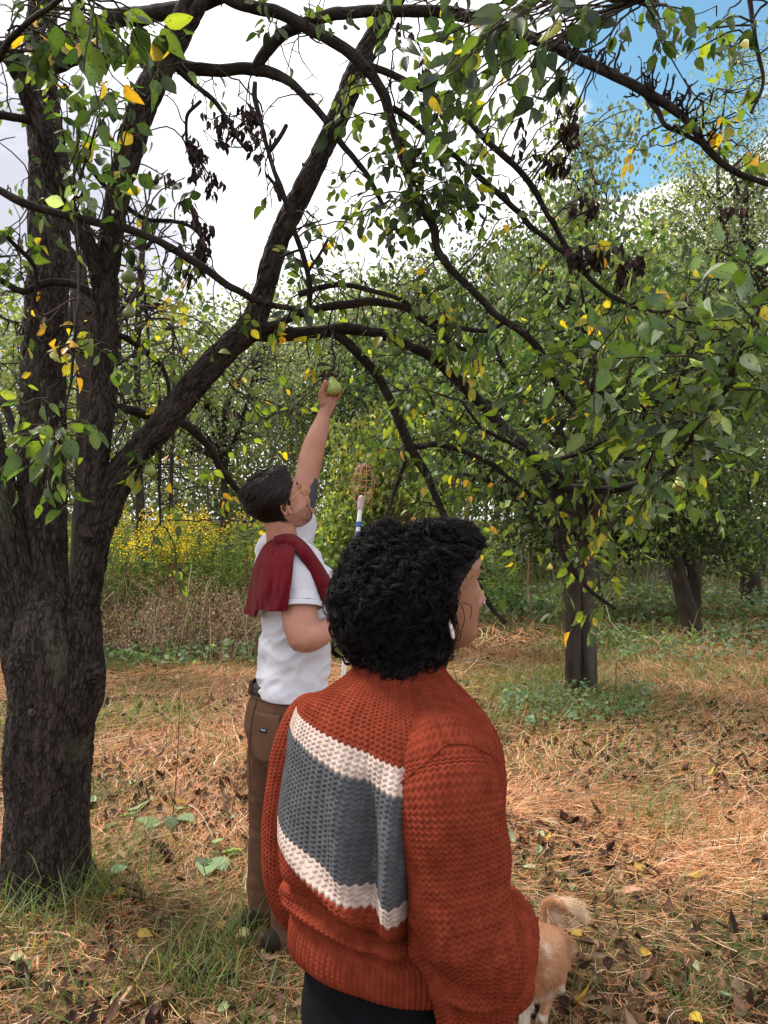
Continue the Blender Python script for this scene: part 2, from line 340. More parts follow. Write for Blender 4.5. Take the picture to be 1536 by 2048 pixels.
def grass():
    m = MB()
    for d0, d1, nc, per, ln, wd in ((1.9, 4.5, 230, 28, .07, .0016), (4.5, 9, 620, 30, .10, .0026), (9, 20, 1500, 24, .15, .006)):
        x, y = wedge(nc*3, d0, d1); g = GREEN(x, y)+R.normal(0, .15, len(x)); k = np.argsort(-g)[:nc]; x, y = tufts(x[k], y[k], nc*per, .07 if d1 < 5 else .13)
        blades(m, x, y, gz(x, y), ln*R.lognormal(0, .4, len(x)), wd, GC, (4, 4, 3, 2, 2))
    # even thin cover, greener behind
    for d0, d1, n, ln, wd in ((1.9, 5, 7000, .05, .0015), (5, 10, 12000, .07, .003), (10, 22, 26000, .12, .007)):
        x, y = wedge(n, d0, d1); blades(m, x, y, gz(x, y), ln*R.lognormal(0, .4, n), wd, GC, (4, 4, 3, 2, 2), .7)
    # named patches of the photograph: (px, py on the ground, spread m, blades, length)
    for px, py, s_, n, ln in ((400, 1960, .09, 500, .13), (270, 1690, .14, 250, .12), (330, 1440, .25, 700, .13), (1320, 1640, .16, 520, .16), (1250, 1500, .5, 1400, .12), (1180, 1400, .6, 1500, .14),
            (100, 1800, .18, 900, .2), (40, 1850, .2, 500, .16), (520, 1860, .07, 260, .15), (480, 1900, .09, 220, .12), (540, 2000, .15, 300, .1), (200, 1790, .12, 420, .16), (1480, 1340, .6, 900, .14), (130, 2030, .12, 120, .16), (1330, 1990, .12, 150, .1), (960, 1420, .3, 500, .12), (860, 1330, .5, 500, .1)):
        n = int(n*.36) if py > 1500 else int(n*.8); ln *= .85; d = H*F/(py-CY); c = P(px, py, d); x = c[0]+R.normal(0, s_, n); y = c[1]+R.normal(0, s_, n)
        blades(m, x, y, gz(x, y), ln*R.lognormal(0, .35, n), .0018+.0006*d/3, GC, (4, 5, 2, 2, 2), .45)
    tag(m.build('grass', M['grass'], smooth=False), 'green grass tufts growing through the straw', 'grass', kind='stuff')
grass()
def litter():
    m = MB(); n = 15000; x, y = wedge(n, 1.9, 6.5); l = LITTER(x, y); keep = R.random(n) < np.clip(.16+1.2*l+.6*smooth01((3.3-y)/.8), .05, 1); x, y = x[keep], y[keep]; n = len(x)
    b = np.stack([x, y, gz(x, y)+R.uniform(.004, .028, n)], 1); ax = rdir(n)*np.array([1, 1, .25]); nr = unit(rdir(n)*.55+np.array([0, 0, 1.]))
    cols = [(.035, .020, .014), (.075, .042, .027), (.13, .078, .05), (.24, .155, .10), (.42, .30, .05), (.30, .34, .20)]
    V, Fq, cc = leaves(b, ax, nr, R.uniform(.035, .075, n), R.uniform(.022, .045, n), pal(cols, (5, 5, 4, 2.2, .16, .35), n), R.normal(0, .55, n), R.uniform(0, 1.3, n), rows=5)
    m.add(V, Fq, cc)
    n = 5000; x, y = wedge(n, 6.5, 14); b = np.stack([x, y, gz(x, y)+.02], 1)
    V, Fq, cc = quads(b, rdir(n)*np.array([1, 1, .3]), unit(rdir(n)*.5+np.array([0, 0, 1.])), .07, .05, pal(cols, (5, 5, 4, 2, .4, .6), n)); m.add(V, Fq, cc)
    tag(m.build('leaf_litter', M['litter']), 'fallen dark pear leaves scattered among the straw', 'leaf litter', kind='stuff')
litter()
def stubble():
    m = MB(); x, y = wedge(900, 2.0, 7.5); n = len(x); hgt = R.uniform(.03, .1, n); b = np.stack([x, y, gz(x, y)], 1); t = np.linspace(0, 1, 3)
    dr = unit(rdir(n)*.25+np.array([0, 0, 1.])); Pp = b[:, None]+dr[:, None]*(hgt[:, None]*t)[..., None]
    V, Fq = many_tubes(Pp, np.full(3, .0022), 4); m.add(V, Fq, np.repeat(pal([(.14, .09, .05), (.25, .16, .08), (.10, .05, .04)], (1, 1, 1), n), 12, 0))
    x, y = wedge(420, 2.0, 9); n = len(x); a = R.uniform(0, 6.28, n); ln = R.uniform(.12, .5, n); b = np.stack([x, y, gz(x, y)+.025], 1); t = np.linspace(-.5, .5, 6)
    dr = np.stack([np.cos(a), np.sin(a), R.normal(0, .03, n)], 1); bend = rdir(n)*ln[:, None]*.1*np.array([1, 1, .2])
    Pp = b[:, None]+dr[:, None]*(ln[:, None]*t)[..., None]+bend[:, None]*(1-4*t**2)[None, :, None]; Pp[..., 2] = np.maximum(Pp[..., 2], .012)
    V, Fq = many_tubes(Pp, R.uniform(.0012, .0035, (n, 1))*np.array([[1, 1, .9, .8, .6, .4]]), 5); m.add(V, Fq, np.repeat(pal([(.5, .3, .16), (.22, .13, .08), (.6, .42, .26)], (2, 1, 1), n), 30, 0))
    tag(m.build('stubble', M['straw']), 'cut weed stalks and dry stems on the floor', 'stubble', kind='stuff')
stubble()
# ------------------------------------------------------------------ trees and thickets behind
BARKC = [(.040, .030, .025), (.055, .045, .038), (.032, .025, .022)]
LEAFY = {
 'pear': ([(0.070, 0.113, 0.043), (0.103, 0.151, 0.056), (0.047, 0.081, 0.037), (0.160, 0.198, 0.067), (0.282, 0.254, 0.067), (0.187, 0.225, 0.168)], (5, 5, 4, 3, .5, 1.2)),
 'hazed': ([(0.130, 0.169, 0.111), (0.182, 0.208, 0.143), (0.091, 0.124, 0.078), (0.273, 0.286, 0.169), (0.364, 0.338, 0.182)], (4, 4, 3, 2, .8)),  # grey green leaves, lightened so that distance haze sits in the colour
 'yellow': ([(0.135, 0.178, 0.053), (0.209, 0.231, 0.063), (0.273, 0.273, 0.084), (0.094, 0.127, 0.042), (0.355, 0.304, 0.084)], (4, 4, 2, 3, 1)),
 'dark': ([(0.045, 0.074, 0.029), (0.070, 0.109, 0.039), (0.029, 0.049, 0.025), (0.128, 0.168, 0.059), (0.197, 0.236, 0.158)], (5, 5, 4, 2, .6))}
def limb(a, b, r0, r1, sag=.1, n=10, wob=.06):
    a = np.asarray(a, float); b = np.asarray(b, float); L_ = np.linalg.norm(b-a); t = np.linspace(0, 1, n)[:, None]
    p = a*(1-t)+b*t; p[:, 2] += (sag*L_*np.sin(np.pi*t[:, 0])); w = R.normal(size=(2, 3))*wob*L_
    p += np.sin(np.pi*t)*w[0]+np.sin(2*np.pi*t)*w[1]*.6
    return np.c_[p, r0*(1-t)+r1*t]
def bg_tree(x, y, h, r, lobes, nclump, per, ll, kind, label, name='pear_tree', lean=(0, 0), sig=.16, droop=.5, cat='tree', split=False, group=None, bare=0, twigs=True, trunks=1):
    z = float(gz(np.array([x]), np.array([y]))[0]); root = empty(name, (x, y, z), label, cat, group)
    tb = MB(); base = np.array([x, y, z-.1]); top = np.array([x+lean[0], y+lean[1], h]); tops = []
    for q in range(trunks):
        o = np.array([.0, .0, 0]) if trunks == 1 else np.array([(q-(trunks-1)/2)*r*1.15, R.normal(0, .03), 0])
        tp = top+o*1.3; P4 = limb(base+o, tp, r if trunks == 1 else r*.62, r*.55, 0, 26, .02); P4[:5, 3] *= np.array([1.5, 1.35, 1.2, 1.1, 1.04]); tops.append(tp)
        tb.add(*[*tube(P4, 20, lambda k: .12*r*fbm(k*np.array([26, 26, 7])/(r*6), 4, 3))][:2], col=BARKC[q % 2], bk=tube(P4, 20)[2])
    wts = np.array([l[3]*l[4]*l[5] for l in lobes])**.8; k = R.choice(len(lobes), nclump, p=wts/wts.sum()); lb = np.array(lobes)[k]
    c = lb[:, :3]+rdir(nclump)*(R.random(nclump)**.42)[:, None]*lb[:, 3:]
    c[:, 2] = np.maximum(c[:, 2], .25)
    K = max(5, nclump//14); li = R.choice(nclump, K, replace=False); pts = [np.c_[np.array(tops), np.full(len(tops), r*.5)]]
    for i in li:
        P4 = limb(tops[R.integers(len(tops))]-np.array([0, 0, R.uniform(0, .25)*h*.4]), c[i], r*.42, r*.06, .12, 14); tb.add(*tube(P4, 8)[:2], col=BARKC[0], bk=tube(P4, 8)[2]); pts.append(P4)
    allp = np.vstack(pts)
    bb = tb
    if twigs:
        ends = list(c)+[cc+rdir(1)[0]*np.array([.5, .5, .9])*R.uniform(.3, .9) for cc in c[R.integers(0, nclump, bare)]]
        for cc in ends:
            j = np.argmin(np.linalg.norm(allp[:, :3]-cc, axis=1)+allp[:, 2]*.0); P4 = limb(allp[j, :3], cc, min(allp[j, 3]*.7, .02)+.004, .003, .05, 7, .08)
            V, Fq, bk = tube(P4, 4); bb.add(V, Fq, BARKC[R.integers(3)], bk)
    tb.build('trunk', M['bark_far'], root)
    n = nclump*per; ci = np.repeat(np.arange(nclump), per); p = c[ci]+R.normal(0, sig, (n, 3))*np.array([1, 1, 1.1])
    ax = unit(rdir(n)+np.array([0, 0, -droop*1.6])); nr = unit(rdir(n)+np.array([0, 0, .5]))
    cols, w = LEAFY[kind]; tone = (1+.35*R.normal(size=nclump))[ci][:, None]
    V, Fq, cc = quads(p, ax, nr, ll*R.uniform(.6, 1.25, n), ll*.62*R.uniform(.7, 1.2, n), np.clip(pal(cols, w, n)*np.clip(tone, .45, 1.7), .01, .8))
    m = MB(); m.add(V, Fq, cc); m.build('crown', M['leaf_far'], root, smooth=False)
    return root
def G(px, py):                                      # point on the floor seen at a pixel
    d = H*F/(py-CY); q = P(px, py, d); return q[0], q[1]
def lob(px, py, d, rx, ry, rz): q = P(px, py, d); return (q[0], q[1], q[2], rx, ry, rz)

x, y = G(1160, 1378)
bg_tree(x, y, 1.35, .115, [lob(1180, 640, 7.2, 1.25, 1.2, 1.0), lob(1050, 800, 7.0, 1.0, 1.0, .75), lob(1010, 960, 6.9, .75, .9, .35), lob(1330, 800, 7.4, .9, 1.1, .9), lob(1250, 930, 7.2, .8, .8, .5), lob(880, 880, 7.4, .7, .8, .7), lob(1165, 1075, 6.7, .42, .35, .28)],
    280, 42, .085, 'pear', 'orchard pear tree with a split twin trunk in the middle of the clearing', split=True, trunks=2, lean=(.02, .05), sig=.15)
x, y = G(1395, 1272)
bg_tree(x, y, 1.7, .13, [lob(1430, 900, 10.2, 1.5, 1.3, 1.2), lob(1330, 1010, 9.8, .7, .8, .55), lob(1500, 1060, 9.9, .9, .8, .45), lob(1420, 720, 11, 1.6, 1.5, 1.2)],
    300, 42, .09, 'pear', 'small orchard tree with a leaning dark trunk at the right, behind the split trunk', lean=(-.35, .1), sig=.17)
bg_tree(2.35, 9.2, 3.2, .12, [lob(1150, 330, 9.2, .42, .45, .75), lob(1200, 450, 9.3, .55, .5, .6), lob(1130, 480, 9.2, .6, .6, .8), lob(1130, 240, 9.3, .28, .3, .35), lob(1265, 250, 9.5, .25, .3, .5), lob(1060, 600, 9.4, .8, .7, .6)],
    120, 34, .085, 'hazed', 'tall narrow pear tree with drooping leaves rising above the orchard against the sky', name='tall_pear_tree', droop=1.4, sig=.14)
bg_tree(6.3, 13.2, 4.2, .16, [lob(1500, 260, 13, 1.1, 1.2, 1.4), lob(1440, 480, 13, 1.3, 1.3, 1.5), lob(1540, 640, 13, 1.8, 1.3, 1.3), lob(1360, 620, 13.4, .9, 1.2, 1.2), lob(1600, 420, 13, 1.6, 1.2, 1.8)],
    430, 42, .07, 'hazed', 'tall airy tree with small grey green leaves at the right edge of the sky', name='tall_tree', sig=.24, bare=120)
bg_tree(4.0, 15.5, 3.5, .13, [lob(1300, 560, 15.5, 1.3, 1.2, 1.4), lob(1250, 720, 15.5, 1.7, 1.2, 1.2), lob(1390, 420, 16, .9, 1, 1.5), lob(1130, 640, 15.8, 1.3, 1.2, 1.0)],
    260, 42, .10, 'yellow', 'yellowing tree with thin upright stems behind the orchard on the right', name='yellowing_tree', sig=.28, bare=120)
bg_tree(1.0, 12.5, 2.0, .12, [lob(830, 800, 12.5, 1.6, 1.3, 1.3), lob(950, 640, 12.5, 1.2, 1.2, .9), lob(760, 950, 12, 1.0, 1.0, .6), lob(960, 900, 12, 1.2, 1, .9), lob(1010, 520, 12.8, .8, .9, .6)],
    240, 38, .10, 'dark', 'dense dark tree behind the fruit picking basket', name='dense_tree', sig=.22, bare=60)
bg_tree(-.1, 9.3, .8, .05, [lob(735, 985, 9.2, .55, .5, .45), lob(690, 1080, 9.1, .45, .45, .3), lob(820, 1000, 9.2, .6, .5, .45), lob(760, 900, 9.4, .6, .6, .45)],
    130, 46, .085, 'yellow', 'bright green leafy young pear tree behind the picking pole', sig=.13, droop=.8)
bg_tree(.4, 16.5, 3.2, .14, [lob(770, 640, 17, 1.5, 1.3, .9), lob(700, 740, 17, 1.6, 1.3, 1.1), lob(850, 590, 17, 1.2, 1.2, .8), lob(620, 820, 17, 1.6, 1.3, 1.2)],
    300, 44, .11, 'hazed', 'rounded grey green tree low on the skyline in the centre gap', name='round_tree', sig=.3, bare=40)
bg_tree(-3.0, 14.5, 2.6, .11, [lob(470, 760, 14.5, 1.5, 1.3, 1.2), lob(560, 700, 14.5, .9, 1, .7), lob(390, 850, 14.5, 1.5, 1.2, 1.0)],
    230, 30, .08, 'hazed', 'thin twiggy tree behind the yellow flowers', name='twiggy_tree', sig=.3, bare=260)
for q, (px, h, d, rr, lab) in enumerate(((285, 6.6, 11.2, .075, 'slender grey tree stem seen between the forked limbs'), (152, 5.2, 8.0, .15, 'pale grey barked trunk just behind the big pear trunk'),
        (235, 6.2, 11.5, .045, 'thin leafless sapling standing left of the sky gap'), (345, 5.6, 12.5, .04, 'thin leafless sapling standing right behind the forked limb'), (-60, 5.5, 9, .09, 'grey tree at the far left edge behind the big trunk'))):
    xx = (px-CX)/F*d
    bg_tree(xx, d, h*.82, rr, [(xx+.1, d, h*.68, .8, .8, h*.26), (xx-.2, d, h*.45, .8, .8, h*.2)], 60 if d < 9 else 34, 5, .07, 'yellow', lab, name='bare_tree', sig=.2, bare=110)
bg_tree(4.6, 11.5, .9, .14, [lob(1290, 1020, 12, 1.2, 1, .5), lob(1180, 1060, 12, 1.0, 1, .35), lob(1420, 1080, 12.5, 1.4, 1, .3), lob(1100, 1000, 12.5, .9, .8, .5)],
    200, 36, .1, 'dark', 'low dark tree with spreading limbs shading the floor behind the split trunk', name='spreading_tree', sig=.2, bare=180)

def woods():                                        # the far wood: a deep band of leafy clumps and thin stems
    m = MB(); n = 2600; x = R.uniform(-15, 17, n); y = R.uniform(17, 26, n)
    top = np.interp(x/y*F+CX, [-100, 150, 420, 560, 700, 900, 1100, 1300, 1536, 1700], [560, 580, 610, 610, 560, 560, 520, 470, 430, 400])
    hmax = np.clip(H-(top-CY)/F*y, 2.5, 12)*R.uniform(.75, 1.08, n); z = R.random(n)**.85*hmax
    per = 52; ci = np.repeat(np.arange(n), per); p = np.stack([x, y, z], 1)[ci]+R.normal(0, .36, (n*per, 3)); p[:, 2] = np.abs(p[:, 2])
    cols, w = LEAFY['hazed']; c2, w2 = LEAFY['yellow']; k = (R.random(n) < .4)[ci][:, None]
    col = np.where(k, pal(c2, w2, n*per), pal(cols, w, n*per))*np.clip(1+.3*R.normal(size=n), .5, 1.6)[ci][:, None]
    V, Fq, cc = quads(p, unit(rdir(n*per)+np.array([0, 0, -.5])), unit(rdir(n*per)+np.array([0, 0, .4])), .15*R.uniform(.6, 1.3, n*per), .095, np.clip(col, .01, .8)); m.add(V, Fq, cc)
    tag(m.build('woods', M['leaf_far'], smooth=False), 'far wood of mixed grey green trees closing the orchard', 'woods', kind='stuff')
    s = MB(); n = 420; x = R.uniform(-14, 15, n); y = R.uniform(13.5, 22, n); h = R.uniform(1.8, 5.2, n)*np.where(x < 0, .8, 1.0); t = np.linspace(0, 1, 9)
    le = R.normal(0, .13, (n, 2)); Pp = np.stack([x[:, None]+le[:, :1]*h[:, None]*t+R.normal(0, .05, (n, 1))*np.sin(6*t), y[:, None]+le[:, 1:]*h[:, None]*t, h[:, None]*t], -1)
    V, Fq = many_tubes(Pp, R.uniform(.008, .035, (n, 1))*np.linspace(1, .25, 9)[None], 5); s.add(V, Fq, np.repeat(pal([(.16, .14, .12), (.24, .21, .18), (.09, .08, .07)], (1, 1, 1), n), 45, 0))
    n2 = 2600; k = R.integers(0, n, n2); u = R.uniform(.25, .95, n2); b = np.stack([x[k]+le[k, 0]*h[k]*u, y[k]+le[k, 1]*h[k]*u, h[k]*u], 1); dr = unit(rdir(n2)+np.array([0, 0, .7]))
    t = np.linspace(0, 1, 5); Ln = R.uniform(.4, 1.3, n2); bend = rdir(n2)*Ln[:, None]*.2
    Pp = b[:, None]+dr[:, None]*(Ln[:, None]*t)[..., None]+bend[:, None]*(t**2)[None, :, None]
    V, Fq = many_tubes(Pp, np.linspace(.009, .003, 5), 3); s.add(V, Fq, np.repeat(pal([(.20, .17, .14), (.12, .10, .085)], (1, 1), n2), 15, 0))
    tag(s.build('brushwood', M['bark_far']), 'tangle of thin bare stems and twigs in the far wood', 'brushwood', kind='stuff')
woods()

def thicket():                                      # weeds along the left: goldenrod, dried docks, bramble leaves
    def spots(n, px0, px1, y0, y1): d = R.uniform(y0, y1, n); return (R.uniform(px0, px1, n)-CX)/F*d, d
    m = MB(); x, y = spots(420, -30, 545, 9.3, 12.5); n = len(x); h = R.uniform(1.0, 1.62, n); t = np.linspace(0, 1, 7)
    le = R.normal(0, .1, (n, 2)); Pp = np.stack([x[:, None]+le[:, :1]*h[:, None]*t**2, y[:, None]+le[:, 1:]*h[:, None]*t**2, h[:, None]*t], -1)
    V, Fq = many_tubes(Pp, np.linspace(.006, .003, 7), 4); m.add(V, Fq, np.repeat(pal([(.12, .14, .05), (.18, .15, .08)], (1, 1), n), 28, 0))
    per = 34; k = np.repeat(np.arange(n), per); u = R.uniform(.3, .92, n*per); b = np.stack([x[k]+le[k, 0]*h[k]*u**2, y[k]+le[k, 1]*h[k]*u**2, h[k]*u], 1)
    V, Fq, cc = quads(b, unit(rdir(n*per)*np.array([1, 1, .5])+np.array([0, 0, .25])), unit(rdir(n*per)+np.array([0, 0, 1])), .11, .022, pal([(.11, .17, .05), (.17, .22, .07), (.08, .12, .04)], (2, 2, 1), n*per)); m.add(V, Fq, cc)
    def plumes(sel, cols, w, per2, sz):
        nn = len(sel); k2 = np.repeat(sel, per2); a = R.uniform(0, 6.283, nn*per2); v = R.random(nn*per2); rr = (.03+.11*v)*R.random(nn*per2)**.5*1.5
        q = np.stack([x[k2]+le[k2, 0]*h[k2]+np.cos(a)*rr, y[k2]+le[k2, 1]*h[k2]+np.sin(a)*rr, h[k2]+.08-v*.26+.05*np.sin(a)], 1)
        V_, F_, c_ = quads(q, rdir(nn*per2), rdir(nn*per2), sz, sz*.8, pal(cols, w, nn*per2)); m.add(V_, F_, c_)
    pxs = x/y*F+CX; fl = ((pxs > 215) & (pxs < 545) & (y < 10.9) & (fbm(np.stack([x*1.6, y*1.6, x*0], -1), 2, 5) > -.05) & (R.random(n) < .7)) | (R.random(n) < .04)
    plumes(np.where(fl)[0], [(.72, .50, .04), (.62, .42, .03), (.80, .62, .10), (.4, .34, .05)], (4, 3, 2, 1), 80, .026)
    tag(m.build('goldenrod', M['leaf_far'], smooth=False), 'bank of goldenrod with bright yellow plumes behind the picker', 'goldenrod', kind='stuff')
    m = MB(); x, y = spots(1500, -40, 560, 8.3, 9.9); n = len(x); h = R.uniform(.3, 1.25, n)*np.interp(y, [8.3, 9.2], [.4, 1])*(1+.55*vnoise(np.stack([x*1.3, y*1.3, x*0], -1), 3)); le_s = 1; t = np.linspace(0, 1, 6); le = R.normal(0, .28, (n, 2))
    Pp = np.stack([x[:, None]+le[:, :1]*h[:, None]*t**1.6, y[:, None]+le[:, 1:]*h[:, None]*t**1.6, h[:, None]*(t-.12*t**3)], -1)
    V, Fq = many_tubes(Pp, np.linspace(.005, .002, 6), 3); m.add(V, Fq, np.repeat(pal([(.30, .19, .13), (.44, .32, .23), (.17, .095, .07), (.55, .44, .32), (.20, .22, .09)], (3, 3, 2, 1, 2), n), 18, 0))
    per = 12; k = np.repeat(np.arange(n), per); u = R.uniform(.35, 1, n*per); b = np.stack([x[k]+le[k, 0]*h[k]*u**1.6, y[k]+le[k, 1]*h[k]*u**1.6, h[k]*(u-.12*u**3)], 1)+R.normal(0, .02, (n*per, 3))
    V, Fq, cc = quads(b, rdir(n*per), rdir(n*per), .035, .018, pal([(.28, .16, .11), (.44, .31, .22), (.14, .07, .055), (.20, .25, .08), (.36, .35, .12)], (3, 2, 2, 2, 1), n*per)); m.add(V, Fq, cc)
    dk = R.choice(n, 26); per = 160; k = np.repeat(dk, per); u = R.uniform(.0, .42, n and len(k)); b = np.stack([x[k]+le[k, 0]*h[k], y[k]+le[k, 1]*h[k], h[k]*.85+u], 1)+R.normal(0, .016, (len(k), 3))
    V, Fq, cc = quads(b, rdir(len(k)), rdir(len(k)), .018, .014, pal([(.13, .045, .03), (.09, .03, .022)], (1, 1), len(k))); m.add(V, Fq, cc)
    tag(m.build('dried_weeds', M['straw'], smooth=False), 'bank of brown dried weeds in front of the goldenrod', 'dried weeds', kind='stuff')
    m = MB()                                        # low broad green cover at the foot of the bank, and further patches
    for (px0, px1, y0, y1, n, sz, hh, colr) in ((190, 560, 7.9, 9.0, 800, .075, .22, 0), (600, 760, 8.6, 10, 2600, .075, 1.35, 1), (1000, 1300, 5.9, 6.9, 900, .05, .12, 0), (830, 1560, 11, 15, 4200, .1, .25, 0), (1180, 1540, 8.2, 10.5, 900, .07, .15, 0), (950, 1040, 12.0, 13.2, 1300, .08, 1.0, 1)):
        x, y = spots(n, px0, px1, y0, y1); z = R.random(n)**1.3*hh*(.4+.6*(vnoise(np.stack([x*3, y*3, x*0], -1), 8)*.5+.5)*2)+.02
        cols = [(.12, .19, .10), (.17, .25, .14), (.08, .13, .06), (.26, .32, .22)] if not colr else [(.17, .27, .07), (.22, .32, .09), (.11, .17, .05), (.3, .36, .14)]
        V, Fq, cc = quads(np.stack([x, y, z+gz(x, y)], 1), unit(rdir(n)*np.array([1, 1, .4])), unit(rdir(n)*.7+np.array([0, -.2, 1])), sz*R.uniform(.6, 1.3, n), sz*.7, pal(cols, (3, 3, 2, 1), n), fold=.15); m.add(V, Fq, cc)
    tag(m.build('ground_cover', M['leaf_far'], smooth=False), 'broad green ground cover creeping under the orchard trees', 'ground cover', kind='stuff')
thicket()
# ------------------------------------------------------------------ the big pear tree in front
def plates(k, s=0):                                 # bark relief in metres, from cylinder coordinates
    q = k*np.array([34, 34, 11.5]); q = q+.5*np.stack([vnoise(q*.5+7, 1), vnoise(q*.5+19, 2), vnoise(q*.5+31, 3)], 1)
    w = worley(q, s); return .008*np.minimum(w/.22, 1)+.010*fbm(k*np.array([9, 9, 3]), 3, 5)+.003*fbm(k*np.array([70, 70, 30]), 2, 9)-.006
tree_base = P(95, 1770, 3.3)
pear = empty('pear_tree', (tree_base[0], 3.3, 0), 'big gnarled pear tree with several fused trunks arching over both people', 'tree')
BC = (.036, .028, .025)
def px4(pts):                                       # (px, py, d, radius in px) -> metres
    return np.array([np.r_[P(a, b, d), r/F*d] for a, b, d, r in pts])
def gnarl(P4, amp, freq, s=0):
    Q = P4.copy(); ln = np.r_[0, np.cumsum(np.linalg.norm(np.diff(P4[:, :3], axis=0), axis=1))]
    for a in range(3): Q[:, a] += amp*fbm(np.stack([ln*freq, ln*0+a*7+s, ln*0], -1), 3, s+a)
    Q[:, 3] *= 1+(.05 if s < 10 else .13)*fbm(np.stack([ln*freq*2, ln*0+40+s, ln*0], -1), 3, s+9)
    return Q
TRUNK = [
 [(95, 1830, 3.3, 112), (94, 1770, 3.3, 99), (93, 1725, 3.3, 84), (94, 1600, 3.3, 80), (97, 1500, 3.3, 82), (104, 1410, 3.3, 86), (108, 1330, 3.3, 86), (100, 1265, 3.31, 74), (94, 1190, 3.35, 50), (90, 1100, 3.40, 32), (87, 1000, 3.42, 16)],
 [(140, 1460, 3.26, 44), (156, 1380, 3.25, 50), (168, 1310, 3.24, 36), (171, 1220, 3.24, 30), (184, 1120, 3.24, 28), (197, 1050, 3.24, 32), (208, 1000, 3.25, 34)],
 [(92, 1470, 3.3, 30), (68, 1350, 3.32, 50), (46, 1230, 3.33, 50), (24, 1100, 3.33, 42), (-2, 1000, 3.34, 38), (-34, 890, 3.36, 40), (-80, 740, 3.45, 42), (-120, 560, 3.5, 40)],
 [(98, 1300, 3.38, 46), (92, 1190, 3.38, 43), (89, 1100, 3.4, 40), (86, 1000, 3.42, 43), (85, 850, 3.45, 44), (90, 700, 3.5, 42), (95, 560, 3.55, 40), (96, 430, 3.58, 38), (96, 320, 3.6, 35), (84, 220, 3.6, 33), (78, 100, 3.6, 28), (86, 0, 3.6, 26), (100, -110, 3.6, 22)],
]
